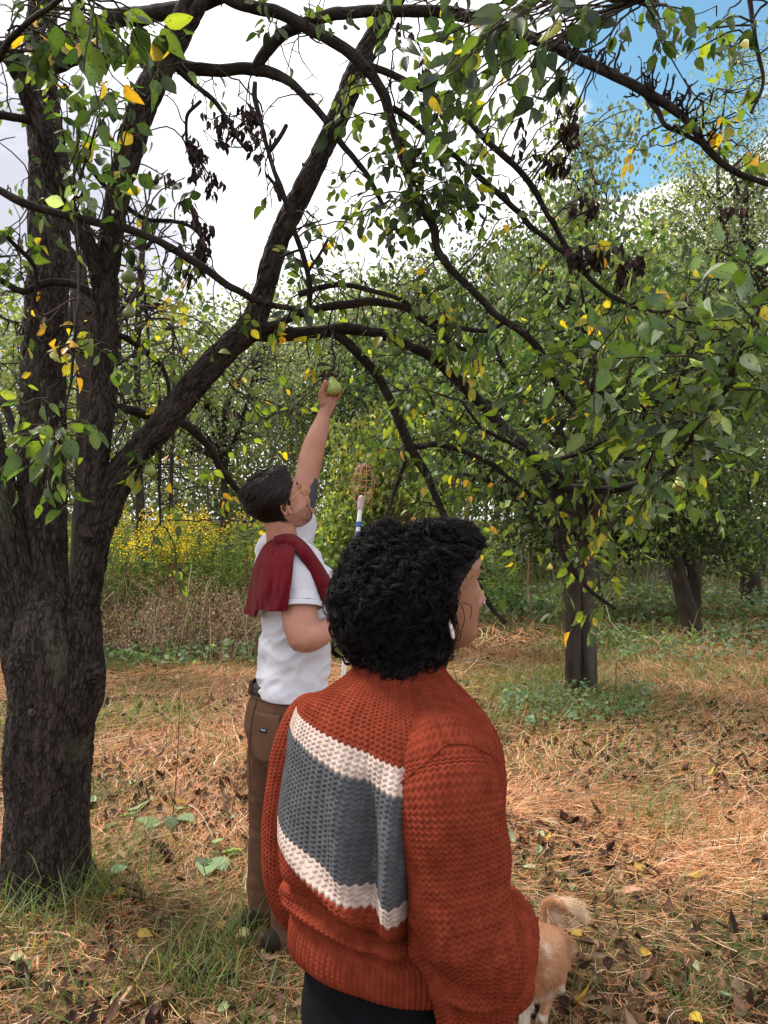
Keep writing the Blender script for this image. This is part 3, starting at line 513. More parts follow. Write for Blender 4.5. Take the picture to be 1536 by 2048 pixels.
LIMBS = {  # name-less lists: every limb is a child called limb
 'B1': [(190, 1070, 3.24, 40), (192, 960, 3.22, 31), (199, 850, 3.2, 29), (207, 730, 3.18, 29), (208, 620, 3.16, 29), (216, 520, 3.15, 28), (234, 400, 3.12, 28), (256, 310, 3.1, 30), (285, 215, 3.06, 31), (325, 130, 3.02, 34), (368, 50, 3.0, 30), (410, -40, 2.95, 28)],
 'B2': [(196, 1040, 3.25, 44), (226, 975, 3.25, 39), (262, 915, 3.25, 35), (325, 845, 3.27, 33), (395, 765, 3.28, 34), (455, 700, 3.3, 33), (505, 650, 3.3, 35), (528, 580, 3.3, 29), (556, 490, 3.3, 27), (600, 395, 3.28, 27), (650, 290, 3.26, 26), (700, 175, 3.22, 27), (745, 80, 3.2, 26), (790, 0, 3.15, 25), (830, -90, 3.1, 22)],
 'O': [(206, 590, 3.15, 22), (182, 510, 3.1, 20), (145, 430, 3.05, 20), (105, 340, 3.0, 22), (88, 270, 2.95, 24), (60, 200, 2.9, 22), (35, 140, 2.85, 20), (5, 100, 2.8, 16), (-60, 60, 2.7, 13)],
 'H0': [(90, 150, 3.5, 22), (150, 75, 3.4, 22), (220, 40, 3.3, 20), (300, 30, 3.2, 19), (380, 12, 3.1, 17), (450, -10, 3.05, 15)],
 'I': [(95, 130, 3.5, 22), (190, 103, 3.35, 20), (290, 115, 3.22, 18), (370, 133, 3.15, 15), (440, 138, 3.1, 15), (510, 140, 3.1, 14), (575, 165, 3.1, 11), (640, 230, 3.12, 9), (690, 290, 3.15, 8), (730, 345, 3.15, 7), (762, 410, 3.15, 5)],
 'J': [(505, 145, 3.1, 13), (530, 105, 3.08, 13), (575, 68, 3.06, 14), (640, 38, 3.04, 14), (720, 20, 3.0, 14), (820, 18, 2.95, 13), (900, 18, 2.9, 14), (990, 45, 2.85, 14), (1090, 82, 2.8, 13), (1200, 138, 2.75, 12), (1300, 188, 2.72, 11), (1370, 240, 2.7, 9), (1420, 300, 2.68, 8), (1480, 345, 2.66, 7), (1560, 375, 2.6, 6)],
 'H': [(420, -30, 3.0, 13), (470, 0, 2.98, 13), (560, 28, 2.95, 13), (640, 72, 2.95, 13), (710, 118, 2.95, 13), (765, 180, 2.95, 11), (795, 270, 2.95, 10), (825, 360, 2.95, 10), (862, 450, 2.95, 10), (875, 505, 2.95, 9), (930, 565, 2.95, 9), (1010, 640, 2.95, 8), (1070, 690, 2.95, 8), (1110, 760, 2.95, 6), (1150, 815, 2.95, 5)],
 'C': [(505, 672, 3.3, 16), (560, 668, 3.3, 15), (640, 660, 3.32, 14), (720, 660, 3.35, 12), (790, 678, 3.38, 11), (860, 712, 3.4, 12), (930, 775, 3.4, 12), (1000, 845, 3.4, 12), (1060, 905, 3.4, 12), (1100, 960, 3.4, 12), (1118, 1010, 3.38, 9), (1120, 1090, 3.35, 7), (1150, 1145, 3.33, 6), (1190, 1190, 3.3, 5), (1230, 1218, 3.3, 4)],
 'C2': [(1095, 958, 3.4, 10), (1130, 972, 3.38, 11), (1190, 976, 3.35, 10), (1260, 972, 3.3, 9), (1330, 950, 3.26, 8), (1400, 920, 3.22, 6), (1465, 898, 3.2, 4)],
 'D': [(640, 662, 3.32, 9), (690, 680, 3.34, 10), (740, 730, 3.36, 10), (780, 800, 3.38, 10), (815, 885, 3.4, 11), (850, 950, 3.38, 9), (885, 1020, 3.35, 8), (920, 1100, 3.3, 7), (965, 1185, 3.25, 6), (990, 1225, 3.24, 5), (1010, 1248, 3.22, 5)],
 'E': [(520, 655, 3.28, 12), (580, 635, 3.2, 10), (650, 612, 3.15, 9), (730, 606, 3.1, 9), (800, 615, 3.1, 8), (860, 650, 3.1, 7), (905, 688, 3.1, 6), (935, 700, 3.1, 4)],
 'E2': [(600, 590, 3.0, 7), (660, 575, 3.0, 6), (730, 580, 3.0, 6), (800, 600, 3.0, 5), (860, 640, 3.0, 5), (960, 660, 3.0, 5), (1010, 640, 3.0, 4)],
 'F': [(-60, 350, 2.75, 9), (0, 378, 2.75, 9), (60, 408, 2.75, 9), (140, 428, 2.75, 9), (230, 452, 2.75, 9), (320, 488, 2.76, 9), (400, 532, 2.78, 9), (470, 575, 2.8, 8), (540, 604, 2.85, 7), (600, 615, 2.9, 5)],
 'G': [(620, 610, 2.95, 6), (622, 560, 2.9, 6), (600, 490, 2.85, 6), (580, 430, 2.82, 6), (558, 370, 2.8, 6), (540, 310, 2.8, 5), (525, 250, 2.8, 5), (514, 195, 2.8, 6), (514, 160, 2.8, 5)],
 'K': [(715, 125, 3.05, 9), (790, 150, 3.05, 8), (860, 185, 3.05, 8), (930, 238, 3.05, 7), (1000, 305, 3.05, 7), (1060, 370, 3.05, 7), (1105, 440, 3.05, 6), (1140, 505, 3.05, 6), (1185, 562, 3.05, 5), (1240, 600, 3.05, 5), (1310, 626, 3.05, 4), (1370, 612, 3.05, 3)],
 'L': [(785, 215, 3.0, 7), (840, 255, 3.0, 7), (900, 300, 3.0, 6), (960, 350, 3.0, 7), (1030, 415, 3.0, 7), (1080, 465, 3.0, 6), (1140, 515, 3.0, 5)],
 'M': [(355, 140, 3.1, 7), (410, 185, 3.1, 6), (455, 240, 3.1, 5), (480, 275, 3.1, 4), (500, 300, 3.1, 3)],
 'M2': [(405, 200, 3.1, 4), (378, 230, 3.1, 4), (374, 290, 3.1, 3)],
 'N': [(196, 605, 3.15, 10), (150, 572, 3.1, 9), (100, 560, 3.05, 8), (50, 580, 3.0, 8), (0, 560, 2.95, 7), (-40, 540, 2.9, 6)],
 'Pp': [(200, 815, 3.22, 12), (250, 820, 3.4, 11), (310, 832, 3.55, 11), (370, 850, 3.65, 11), (412, 890, 3.75, 9), (452, 950, 3.85, 8), (485, 990, 3.9, 6)],
 'Q': [(215, 660, 3.3, 7), (260, 680, 3.4, 7), (300, 710, 3.45, 6), (328, 745, 3.5, 5), (335, 800, 3.5, 4)],
 'Rr': [(1570, 520, 2.3, 3), (1520, 610, 2.3, 4), (1480, 700, 2.3, 4), (1440, 790, 2.35, 4), (1390, 870, 2.5, 5), (1330, 950, 3.2, 6)],
 'R2': [(1420, 560, 2.5, 2), (1395, 650, 2.5, 3), (1365, 740, 2.5, 4), (1330, 830, 2.7, 4), (1290, 965, 3.25, 5)],
 'R3': [(1130, 970, 3.35, 6), (1120, 920, 3.2, 6), (1190, 890, 3.0, 5), (1240, 860, 2.9, 5), (1290, 830, 2.8, 4), (1250, 800, 2.7, 3), (1180, 780, 2.6, 3)],
 'S': [(1283, 180, 2.73, 7), (1310, 230, 2.72, 6), (1328, 258, 2.7, 5), (1362, 272, 2.7, 5), (1405, 296, 2.7, 4)],
 'T': [(820, 890, 3.4, 7), (900, 892, 3.4, 6), (980, 925, 3.4, 6), (1040, 975, 3.4, 5), (1070, 1010, 3.4, 4)],
 'U': [(817, 885, 3.4, 6), (805, 950, 3.38, 5), (785, 1000, 3.35, 4), (768, 1045, 3.3, 3)],
 'V': [(0, 800, 3.1, 10), (40, 880, 3.0, 7), (90, 920, 2.7, 5), (130, 945, 2.6, 4), (165, 985, 2.6, 3)],
 'Wt': [(165, 320, 3.1, 6), (230, 400, 3.2, 6), (290, 440, 3.3, 5), (380, 450, 3.3, 4), (420, 510, 3.3, 3)],
 'X': [(1060, 905, 3.4, 6), (1010, 880, 3.3, 5), (960, 850, 3.2, 4), (920, 800, 3.2, 3)],
 'Y': [(665, 664, 3.3, 3), (662, 690, 3.2, 2.5), (668, 715, 3.12, 2.2), (660, 742, 3.08, 2)],
 'Z': [(-20, 230, 2.8, 10), (30, 240, 2.9, 10), (80, 250, 2.95, 9)],
 'AA': [(20, 470, 2.9, 5), (70, 540, 3.0, 5), (60, 640, 3.0, 4), (40, 720, 3.0, 4)],
 'AB': [(1100, 90, 2.8, 6), (1150, 60, 2.6, 5), (1230, 20, 2.4, 4), (1300, -10, 2.2, 4)],
 'AC': [(150, 400, 2.8, 6), (160, 520, 2.6, 4), (150, 640, 2.5, 4), (135, 780, 2.5, 3), (130, 880, 2.5, 3)],
 'AD': [(325, 800, 3.3, 6), (322, 900, 3.25, 4), (320, 980, 3.25, 3), (318, 1050, 3.25, 2.5)],
 'AE': [(1500, -40, 2.4, 6), (1510, 60, 2.4, 5), (1525, 160, 2.4, 4), (1500, 230, 2.4, 3)],
 'AF': [(-40, 150, 2.2, 8), (40, 60, 2.1, 7), (110, 10, 2.0, 6), (180, -40, 1.9, 5)],
}
BR = []                                             # sampled branch points (x, y, z, r) for attaching twigs
tm = MB()
for q, t_ in enumerate(TRUNK):
    A = catmull(px4(t_), max(60, 28*len(t_))); A = gnarl(A, .012, 2.2, q)
    V, Fq, bk = tube(A, 150, lambda k, q=q: plates(k+q*3.1, q)); tm.add(V, Fq, BC, bk+q*3.1); BR.append(A)
kn = P(200, 1335, 3.17)                             # burl on the right side and the sawn knot
for (c_, r_) in ((P(190, 1338, 3.2), .034), (P(200, 1350, 3.18), .026)):
    A = np.array([np.r_[c_-np.array([.03, 0, .01]), r_], np.r_[c_+np.array([.004, -.01, .012]), r_*.8]]); A = catmull(A, 12); V, Fq, bk = tube(A, 40, lambda k: .012*fbm(k*60, 3, 4), cap=True); tm.add(V, Fq, BC, bk)
A = catmull(np.array([np.r_[P(66, 1430, 3.17), .012], np.r_[P(65, 1424, 3.12), .017], np.r_[P(64, 1422, 3.108), .007]]), 10); V, Fq, bk = tube(A, 24, cap=True); tm.add(V, Fq, (.10, .085, .075), bk)
ang = np.linspace(0, 6.283, 30); ring = np.array([np.r_[P(65+17*math.cos(a), 1424+20*math.sin(a), 3.135), .009] for a in ang]); V, Fq, bk = tube(ring, 10); tm.add(V, Fq, BC, bk)
tm.build('trunk', M['bark'], pear)
limb_objs = {}
for q, (k_, t_) in enumerate(LIMBS.items()):
    P4 = px4(t_); P4[:, 3] *= {'B1': .86, 'B2': .80, 'O': .8, 'I': .85, 'J': .85, 'H0': .85}.get(k_, .9); ln = np.linalg.norm(np.diff(P4[:, :3], axis=0), axis=1).sum(); big = k_ in ('B1', 'B2', 'O')
    A = catmull(P4, int(ln/(.009 if big else .016))+8); A[:, 3] = np.maximum(A[:, 3], .0022)
    A = gnarl(A, .012 if big else .014, 2.5 if big else 5, q+10)
    m = MB()
    if big: V, Fq, bk = tube(A, 90, lambda k, q=q: plates(k+q*2.3, q)*.8); m.add(V, Fq, BC, bk)
    else: V, Fq, bk = tube(A, 16 if A[0, 3] > .015 else 9, lambda k: .10*np.linalg.norm(k[:, :2], axis=1)*fbm(k*np.array([70, 70, 40]), 2, 3)); m.add(V, Fq, np.array(BC)*.85, bk)
    limb_objs[k_] = (m, A, big); BR.append(A)
def spurs(m, A, dens, ln0=.04, r0=.0035, up=0):     # knobbly fruiting spurs along a branch
    n = int(dens*np.linalg.norm(np.diff(A[:, :3], axis=0), axis=1).sum()); out = []
    for _ in range(n):
        i = R.integers(2, len(A)-1); dr = unit(rdir(1)[0]+np.array([0, 0, up])); L_ = ln0*R.lognormal(0, .5)
        p = A[i, :3]+dr*A[i, 3]*.6; pts = [np.r_[p, r0]]
        for s_ in range(3): dr = unit(dr+rdir(1)[0]*.55+np.array([0, 0, up*.3])); p = p+dr*L_/3; pts.append(np.r_[p, r0*R.uniform(.6, 1.15)])
        V, Fq, bk = tube(np.array(pts), 5, cap=True); m.add(V, Fq, np.array(BC)*.7, bk); out.append(p)
    return out
for k_ in LIMBS:
    m, A, big = limb_objs[k_]
    if k_ not in ('B1', 'B2', 'Y'): spurs(m, A, 9)
    if k_ == 'J':
        sub = A[(A[:, 0]/A[:, 1]*F+CX > 1090) & (A[:, 0]/A[:, 1]*F+CX < 1440)]
        tips = spurs(m, sub, 80, .055, .0046, .7)
        for p in tips:                              # forked thorny ends
            for _ in range(R.integers(1, 4)):
                dr = unit(rdir(1)[0]+np.array([0, 0, .7])); e = p+dr*R.uniform(.012, .04); V, Fq, bk = tube(np.array([np.r_[p, .003], np.r_[(p+e)/2+rdir(1)[0]*.006, .0028], np.r_[e, .0022]]), 5, cap=True); m.add(V, Fq, np.array(BC)*.7, bk)
    if k_ == 'G':
        for a_, b_, r_ in (((541, 300), (572, 252), 5), ((560, 400), (535, 352), 4), ((600, 500), (560, 515), 3), ((618, 540), (655, 480), 3.5), ((590, 460), (640, 442), 2)):
            P4 = px4([(a_[0], a_[1], 2.8, r_), ((a_[0]+b_[0])/2+4, (a_[1]+b_[1])/2-3, 2.8, r_*.9), (b_[0], b_[1], 2.8, r_*.9)]); V, Fq, bk = tube(catmull(P4, 8), 7, cap=True); m.add(V, Fq, np.array(BC)*.8, bk)
    m.build('limb', M['bark'] if big else M['bark2'], pear)
BRP = np.vstack(BR)

# ---- leaves: sprays of pear leaves on thin twigs that start at the nearest branch
PAL = {'dk': [(.020, .038, .018), (.032, .052, .022), (.016, .028, .016), (.06, .085, .03)],  # dark greens, lowered to paint in backlit silhouettes against the sky
       'gr': [(.055, .088, .030), (.078, .11, .035), (.04, .066, .028), (.032, .052, .026)],
       'yg': [(.11, .155, .034), (.15, .19, .04), (.08, .115, .032), (.21, .23, .05)],
       'yl': [(.46, .30, .03), (.38, .29, .04), (.48, .24, .035), (.28, .25, .045)],
       'bl': [(.10, .15, .10), (.13, .18, .13), (.06, .10, .05), (.08, .13, .04), (.30, .35, .32)]}  # glaucous greens, with sky glints on flat leaves painted in as pale tones
lv = MB(); tw = MB(); LB = []
def spray(p, nl, mix, ll, droop=.7):
    j = np.argmin(np.linalg.norm(BRP[:, :3]-p, axis=1)); a = BRP[j, :3]; d = np.linalg.norm(p-a)
    mid = (a+p)/2+np.array([0, 0, .12*d])+rdir(1)[0]*d*.12; out = unit(p-a+np.array([0, 0, -.02])); end = p+unit(out+np.array([0, 0, -droop*.6]))*.07
    A = catmull(np.array([np.r_[a, .0034], np.r_[mid, .003], np.r_[p, .0024], np.r_[end, .0016]]), 9 if d < .3 else 14)
    A[1:-1, :3] += R.normal(0, .004, (len(A)-2, 3)); V, Fq, bk = tube(A, 5); tw.add(V, Fq, (.055, .045, .036), bk)
    k = np.clip(R.normal(len(A)-3, 2.2, nl).astype(int), 1, len(A)-1); b = A[k, :3]
    ax = unit(rdir(nl)+out*.5+np.array([0, 0, -droop])); pl = R.uniform(.02, .045, nl)[:, None]; lb = b+ax*pl
    t = np.linspace(0, 1, 4)[None, :, None]; Pp = b[:, None]*(1-t)+lb[:, None]*t; V, Fq = many_tubes(Pp, np.full(4, .0009), 3); tw.add(V, Fq, (.20, .22, .07))
    kk = R.choice(len(mix), nl, p=[w for _, w in mix]); col = np.array([PAL[mix[q][0]][R.integers(len(PAL[mix[q][0]]))] for q in kk])*(1+R.normal(size=(nl, 1))*.14)
    L_ = ll*R.uniform(.7, 1.25, nl); LB.append((lb, unit(ax+np.array([0, 0, -.35*droop])), unit(rdir(nl)+np.array([0, 0, .35])), L_, L_*R.uniform(.5, .68, nl), np.clip(col, .01, .9)))
A_, Bm = 'mix', None
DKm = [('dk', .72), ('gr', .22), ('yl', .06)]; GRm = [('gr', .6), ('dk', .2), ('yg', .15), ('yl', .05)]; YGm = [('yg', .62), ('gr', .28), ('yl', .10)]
YLm = [('yl', .7), ('yg', .3)]; BLm = [('bl', .5), ('gr', .3), ('yg', .2)]
REG = [  # px, py, distance, spread x px, spread y px, spread depth m, sprays, mix, leaf length
 (90, 60, 2.3, 80, 60, .15, 12, DKm, .075), (190, 60, 2.1, 55, 50, .15, 10, GRm, .085), (180, 210, 2.6, 60, 60, .2, 17, DKm, .07), (70, 170, 2.9, 60, 80, .2, 14, GRm, .07),
 (60, 420, 3.1, 50, 110, .2, 11, GRm, .065), (120, 300, 3.2, 60, 60, .2, 12, GRm, .06), (170, 320, 2.6, 50, 50, .1, 8, BLm, .07), (330, 410, 2.9, 45, 40, .1, 11, DKm, .065), (300, 560, 3.1, 50, 50, .1, 7, YGm, .05),
 (330, 620, 3.3, 110, 70, .2, 22, YGm, .055), (60, 620, 2.9, 60, 80, .2, 9, YLm, .06), (120, 690, 2.5, 30, 40, .1, 5, YLm, .06), (30, 700, 3.1, 40, 90, .2, 9, GRm, .055), (290, 600, 3.4, 60, 40, .1, 8, YLm, .05),
 (100, 860, 2.45, 60, 35, .08, 11, BLm, .07), (60, 920, 2.4, 40, 30, .05, 6, BLm, .075), (210, 690, 2.6, 22, 30, .05, 3, BLm, .06), (340, 790, 3.4, 110, 60, .2, 17, YGm, .055), (460, 790, 3.5, 70, 70, .2, 15, YGm, .055),
 (350, 930, 3.3, 45, 50, .1, 8, YGm, .06), (345, 1030, 3.25, 40, 40, .1, 7, YGm, .06), (430, 1000, 3.4, 60, 30, .1, 7, YLm, .06), (570, 700, 3.2, 50, 28, .1, 6, YLm, .055), (520, 880, 3.7, 40, 70, .1, 9, YGm, .055), (230, 870, 3.5, 40, 80, .1, 8, YGm, .055),
 (640, 470, 3.0, 45, 50, .1, 13, DKm, .065), (650, 540, 3.0, 60, 35, .1, 9, GRm, .06), (720, 440, 3.3, 50, 60, .1, 9, YGm, .055), (740, 300, 3.0, 40, 90, .1, 9, YGm, .055), (720, 160, 3.0, 70, 70, .1, 9, YGm, .055),
 (850, 210, 2.9, 60, 80, .15, 20, DKm, .065), (930, 110, 2.2, 70, 60, .1, 16, DKm, .08), (960, 170, 2.3, 45, 45, .1, 9, GRm, .07), (870, 330, 2.9, 70, 60, .15, 32, DKm, .06), (830, 400, 2.9, 50, 50, .1, 14, DKm, .06), (930, 380, 2.9, 60, 60, .1, 12, GRm, .06),
 (1060, 30, 1.9, 70, 20, .08, 10, DKm, .08), (960, 10, 2.2, 90, 25, .1, 10, DKm, .07), (1290, 10, 2.2, 50, 12, .1, 6, DKm, .06), (1440, 40, 2.4, 60, 50, .1, 9, DKm, .065), (1500, 120, 2.4, 30, 60, .1, 7, YGm, .06), (700, 10, 2.9, 90, 25, .1, 9, GRm, .06),
 (1010, 290, 3.0, 60, 50, .1, 9, YLm, .055), (1000, 400, 3.0, 70, 60, .1, 10, YGm, .055), (1080, 330, 3.0, 50, 60, .1, 6, YGm, .05), (1160, 450, 3.0, 60, 50, .1, 7, YLm, .06), (1390, 270, 2.7, 80, 60, .1, 10, YLm, .06), (1470, 300, 2.7, 40, 60, .1, 6, YGm, .06), (1290, 220, 2.7, 80, 60, .1, 5, YGm, .05),
 (880, 540, 3.0, 80, 60, .2, 15, GRm, .06), (950, 620, 3.0, 80, 50, .2, 18, YGm, .06), (800, 560, 3.1, 60, 40, .1, 9, YGm, .055), (1040, 640, 2.9, 70, 40, .1, 10, GRm, .06), (1180, 620, 3.0, 90, 30, .1, 10, YLm, .055), (1260, 590, 3.0, 70, 30, .1, 6, YGm, .055), (970, 680, 3.0, 40, 40, .1, 7, YLm, .06),
 (830, 740, 3.3, 70, 60, .2, 14, GRm, .06), (760, 700, 3.3, 50, 40, .1, 9, GRm, .06), (900, 830, 3.3, 70, 60, .2, 15, YGm, .06), (820, 860, 3.4, 60, 60, .1, 11, YGm, .06), (880, 940, 3.4, 60, 50, .1, 18, YGm, .06), (830, 1000, 3.4, 50, 30, .1, 8, YGm, .055), (1000, 900, 3.4, 50, 50, .1, 12, YGm, .055), (940, 1010, 3.4, 60, 30, .1, 9, YGm, .055),
 (1040, 780, 3.1, 50, 60, .1, 11, GRm, .06), (1110, 830, 2.9, 60, 60, .1, 13, GRm, .065), (1190, 720, 2.7, 70, 50, .1, 14, BLm, .075), (1260, 800, 2.6, 80, 60, .15, 20, BLm, .08), (1370, 720, 2.5, 70, 70, .1, 18, BLm, .08), (1450, 660, 2.3, 60, 70, .1, 14, BLm, .08), (1490, 760, 2.3, 50, 60, .1, 10, GRm, .08), (1400, 850, 2.5, 60, 50, .1, 12, GRm, .08),
 (1200, 900, 3.0, 50, 50, .1, 11, GRm, .075), (1300, 920, 2.9, 60, 50, .1, 12, BLm, .08), (1280, 1010, 3.0, 60, 30, .1, 7, YLm, .075), (1180, 1000, 3.2, 60, 40, .1, 10, YGm, .065), (1330, 1020, 3.1, 50, 30, .1, 6, YGm, .075), (1150, 1080, 3.3, 50, 45, .1, 11, YGm, .06), (1190, 1160, 3.3, 40, 50, .1, 9, YGm, .065), (1180, 1240, 3.3, 15, 25, .03, 3, YGm, .07), (1090, 930, 3.3, 40, 40, .1, 7, GRm, .06), (1080, 1050, 3.35, 30, 40, .1, 5, YGm, .055),
]
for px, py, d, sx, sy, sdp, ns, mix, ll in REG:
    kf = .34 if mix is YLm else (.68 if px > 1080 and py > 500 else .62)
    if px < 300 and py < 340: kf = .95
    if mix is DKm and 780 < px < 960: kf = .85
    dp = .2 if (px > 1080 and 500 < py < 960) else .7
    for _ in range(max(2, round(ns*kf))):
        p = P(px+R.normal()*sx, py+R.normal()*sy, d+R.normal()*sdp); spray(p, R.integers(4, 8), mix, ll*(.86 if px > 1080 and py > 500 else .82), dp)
for k_ in LIMBS:                                    # a few more along every branch
    if k_ in ('B1', 'B2', 'O', 'Y', 'F', 'G'): continue
    A = limb_objs[k_][1]; ln = np.linalg.norm(np.diff(A[:, :3], axis=0), axis=1).sum()
    for _ in range(int(ln*2.2)):
        p = A[R.integers(3, len(A)), :3]+rdir(1)[0]*.06; u = p[0]/p[1]*F+CX; v = CY-(p[2]-H)/p[1]*F
        spray(p, R.integers(2, 6), GRm if u < 800 and v < 500 else YGm, .055)
for _ in range(330):                                # bare crooked twigs
    j = R.integers(0, len(BRP)); 
    if BRP[j, 3] > .03 or BRP[j, 2] < 1.3: continue
    dr = rdir(1)[0]; p = BRP[j, :3].copy(); Lt = R.uniform(.1, .42); pts = [np.r_[p, .0032]]; nst = 7
    for s_ in range(nst):
        dr = unit(dr+rdir(1)[0]*.45+np.array([0, 0, -.05])); p = p+dr*Lt/nst; pts.append(np.r_[p, .003*(1-s_/nst*.65)])
        if R.random() < .4: e = p+rdir(1)[0]*R.uniform(.015, .06); V, Fq, bk = tube(np.array([np.r_[p, .0022], np.r_[(p+e)/2+rdir(1)[0]*.004, .002], np.r_[e, .0016]]), 4, cap=True); tw.add(V, Fq, (.05, .04, .035), bk)
    V, Fq, bk = tube(np.array(pts), 5, cap=True); tw.add(V, Fq, (.05, .04, .035), bk)
lb, ax, nr, L_, W_, cl = [np.concatenate([q[i] for q in LB]) for i in range(6)]
V, Fq, cc = leaves(lb, ax, nr, L_, W_, cl, R.normal(.18, .26, len(lb)), R.uniform(.05, .6, len(lb)), rows=6); V = V+.0022*np.stack([vnoise(V*55, 1), vnoise(V*55, 2), vnoise(V*55, 3)], 1); lv.add(V, Fq, cc)
lv.build('crown', M['leaf'], pear)
tw.build('twigs', M['bark2'], pear)

# dead leaf clusters: shrivelled brown leaves hanging together
def dead_cluster(spots, label):
    for px, py, d, sx, sy, n in spots:
        m = MB()
        c = P(px, py, d); j = np.argmin(np.linalg.norm(BRP[:, :3]-c, axis=1)); a = BRP[j, :3]; sc = np.array([sx, 40, sy])/F*d
        hub = [c+R.normal(size=3)*sc*.7 for _ in range(max(2, n//9))]
        for h_ in hub:
            V, Fq, bk = tube(catmull(np.array([np.r_[a, .003], np.r_[(a+c)/2+np.array([0, 0, .02]), .0028], np.r_[(c+h_)/2, .0022], np.r_[h_, .0015]]), 10), 5); m.add(V, Fq, (.07, .05, .04))
        hb = np.array(hub)[R.integers(0, len(hub), n)]+R.normal(size=(n, 3))*sc*.35; ax = unit(rdir(n)*.45+np.array([0, 0, -1.])); L__ = R.uniform(.028, .05, n)
        V, Fq, cc = leaves(hb, ax, rdir(n), L__, L__*.46, pal([(.030, .018, .018), (.05, .028, .026), (.016, .011, .012)], (1, 1, 1), n), R.uniform(-.1, .45, n), R.uniform(.3, 1.0, n), rows=5); m.add(V, Fq, cc)
        o = m.build('dead_leaf_cluster', M['dead'], pear); o['label'] = label
dead_cluster([(490, 195, 3.1, 14, 22, 26), (525, 235, 3.1, 26, 14, 30), (440, 245, 3.1, 24, 10, 34), (445, 262, 3.1, 18, 14, 24)], 'shrivelled black leaves hanging beside the upright spur')
dead_cluster([(385, 300, 3.1, 16, 14, 36), (410, 340, 3.1, 18, 18, 50), (425, 372, 3.1, 16, 14, 24), (500, 300, 3.1, 16, 16, 24), (525, 325, 2.9, 8, 12, 10)], 'shrivelled black leaves strung down the middle of the sky gap')
dead_cluster([(390, 420, 3.1, 14, 16, 36), (410, 470, 3.1, 16, 18, 50), (405, 510, 3.1, 18, 14, 40), (378, 520, 3.1, 18, 20, 30), (320, 350, 3.1, 14, 20, 12)], 'dead brown leaf bunch above the thin near branch')
dead_cluster([(1145, 250, 2.9, 16, 12, 36), (1130, 280, 2.9, 20, 16, 60), (1118, 305, 2.9, 24, 12, 36), (1125, 190, 2.9, 6, 24, 12), (1045, 280, 2.9, 10, 14, 10)], 'large dark bunch of dead leaves hanging under the thorny branch')
dead_cluster([(1160, 400, 3.0, 12, 10, 20), (1178, 425, 3.0, 10, 14, 28), (1480, 410, 2.7, 20, 8, 10)], 'small dark bunch of dead leaves near the yellow leaves')
dead_cluster([(1145, 515, 3.0, 22, 10, 36), (1200, 520, 3.0, 22, 14, 56), (1250, 530, 3.0, 16, 16, 50), (1265, 550, 3.0, 12, 12, 24)], 'wide dark bunch of dead leaves at the end of the slanting branches')
dead_cluster([(905, 25, 2.6, 8, 20, 10), (1040, 225, 2.9, 6, 16, 8), (800, 80, 3.0, 14, 30, 14), (860, 150, 3.0, 16, 20, 12), (430, 810, 3.5, 30, 8, 16), (1120, 850, 2.9, 5, 12, 6), (105, 640, 2.6, 8, 10, 6), (600, 350, 3.1, 8, 20, 8), (1180, 700, 2.8, 5, 6, 4)], 'scattered single dead leaves')
o = MB()
c = P(648, 750, 3.08); V, Fq, cc = leaves(np.array([c+np.array([0, -.01, .02]), c+np.array([.012, .01, .022]), c+np.array([-.008, 0, .02]), c+np.array([.028, 0, .01])]), np.array([[-.1, 0, -1], [.2, 0, -1], [-.3, -.2, -1], [.6, 0, -1.]]), rdir(4), np.array([.045, .03, .04, .03]), .02, np.array([(.05, .03, .025)]*4), .3, 1.2)
o.add(V, Fq, cc); q_ = o.build('dead_leaf_cluster', M['dead'], pear); q_['label'] = 'curled brown leaves on the stalk of the pear being picked'
# ------------------------------------------------------------------ figures: helpers
M['skin'] = mat('skin', .5, .35, sss=.12, noise=[(30, 4, one, .93, 1.07)], bump=(350, one, .0006, .5))
def flatmat(name, color, rough=.6, spec=.3, **k): return mat(name, rough, spec, attr=False, color=color, **k)
def vox(o, size, it=6, f=.5):
    r = o.modifiers.new('remesh', 'REMESH'); r.mode = 'VOXEL'; r.voxel_size = size; r.use_smooth_shade = True
    if it: s = o.modifiers.new('smooth', 'SMOOTH'); s.factor = f; s.iterations = it
    return o
def cap(m, *pts, sides=20, n=10, flat=1.0):         # pts: (xyz, r) joined by a tapering rounded tube
    A = np.array([np.r_[np.asarray(p, float), r] for p, r in pts]); V, Fq, bk = tube(catmull(A, n) if len(A) > 2 else catmull(A, 5), sides, cap=True, flat=flat); m.add(V, Fq, (.5, .5, .5), bk)
def PR(px, py, d, rpx): return (P(px, py, d), rpx/F*d)
class Frame:
    def __init__(s, c, f, u, k=1.):
        s.k = k; s.c = np.asarray(c, float); s.f = unit(f); s.u = unit(np.asarray(u, float)-s.f*np.dot(u, s.f)); s.r = np.cross(s.f, s.u)
    def w(s, f, r, u): f, r, u = np.asarray(f)*s.k, np.asarray(r)*s.k, np.asarray(u)*s.k; return s.c+np.multiply.outer(f, s.f)+np.multiply.outer(r, s.r)+np.multiply.outer(u, s.u)
HZ = [-.118, -.112, -.10, -.088, -.07, -.055, -.04, -.02, 0., .02, .04, .06, .08, .10, .112, .119]
HF = [.045, .068, .082, .0875, .086, .088, .0895, .0865, .0865, .089, .094, .093, .086, .066, .042, .01]
HB = [.02, .01, -.005, -.02, -.045, -.06, -.072, -.084, -.093, -.099, -.102, -.099, -.09, -.07, -.046, -.012]
HW = [.014, .026, .037, .045, .053, .058, .062, .067, .071, .0745, .0765, .0755, .070, .053, .035, .008]
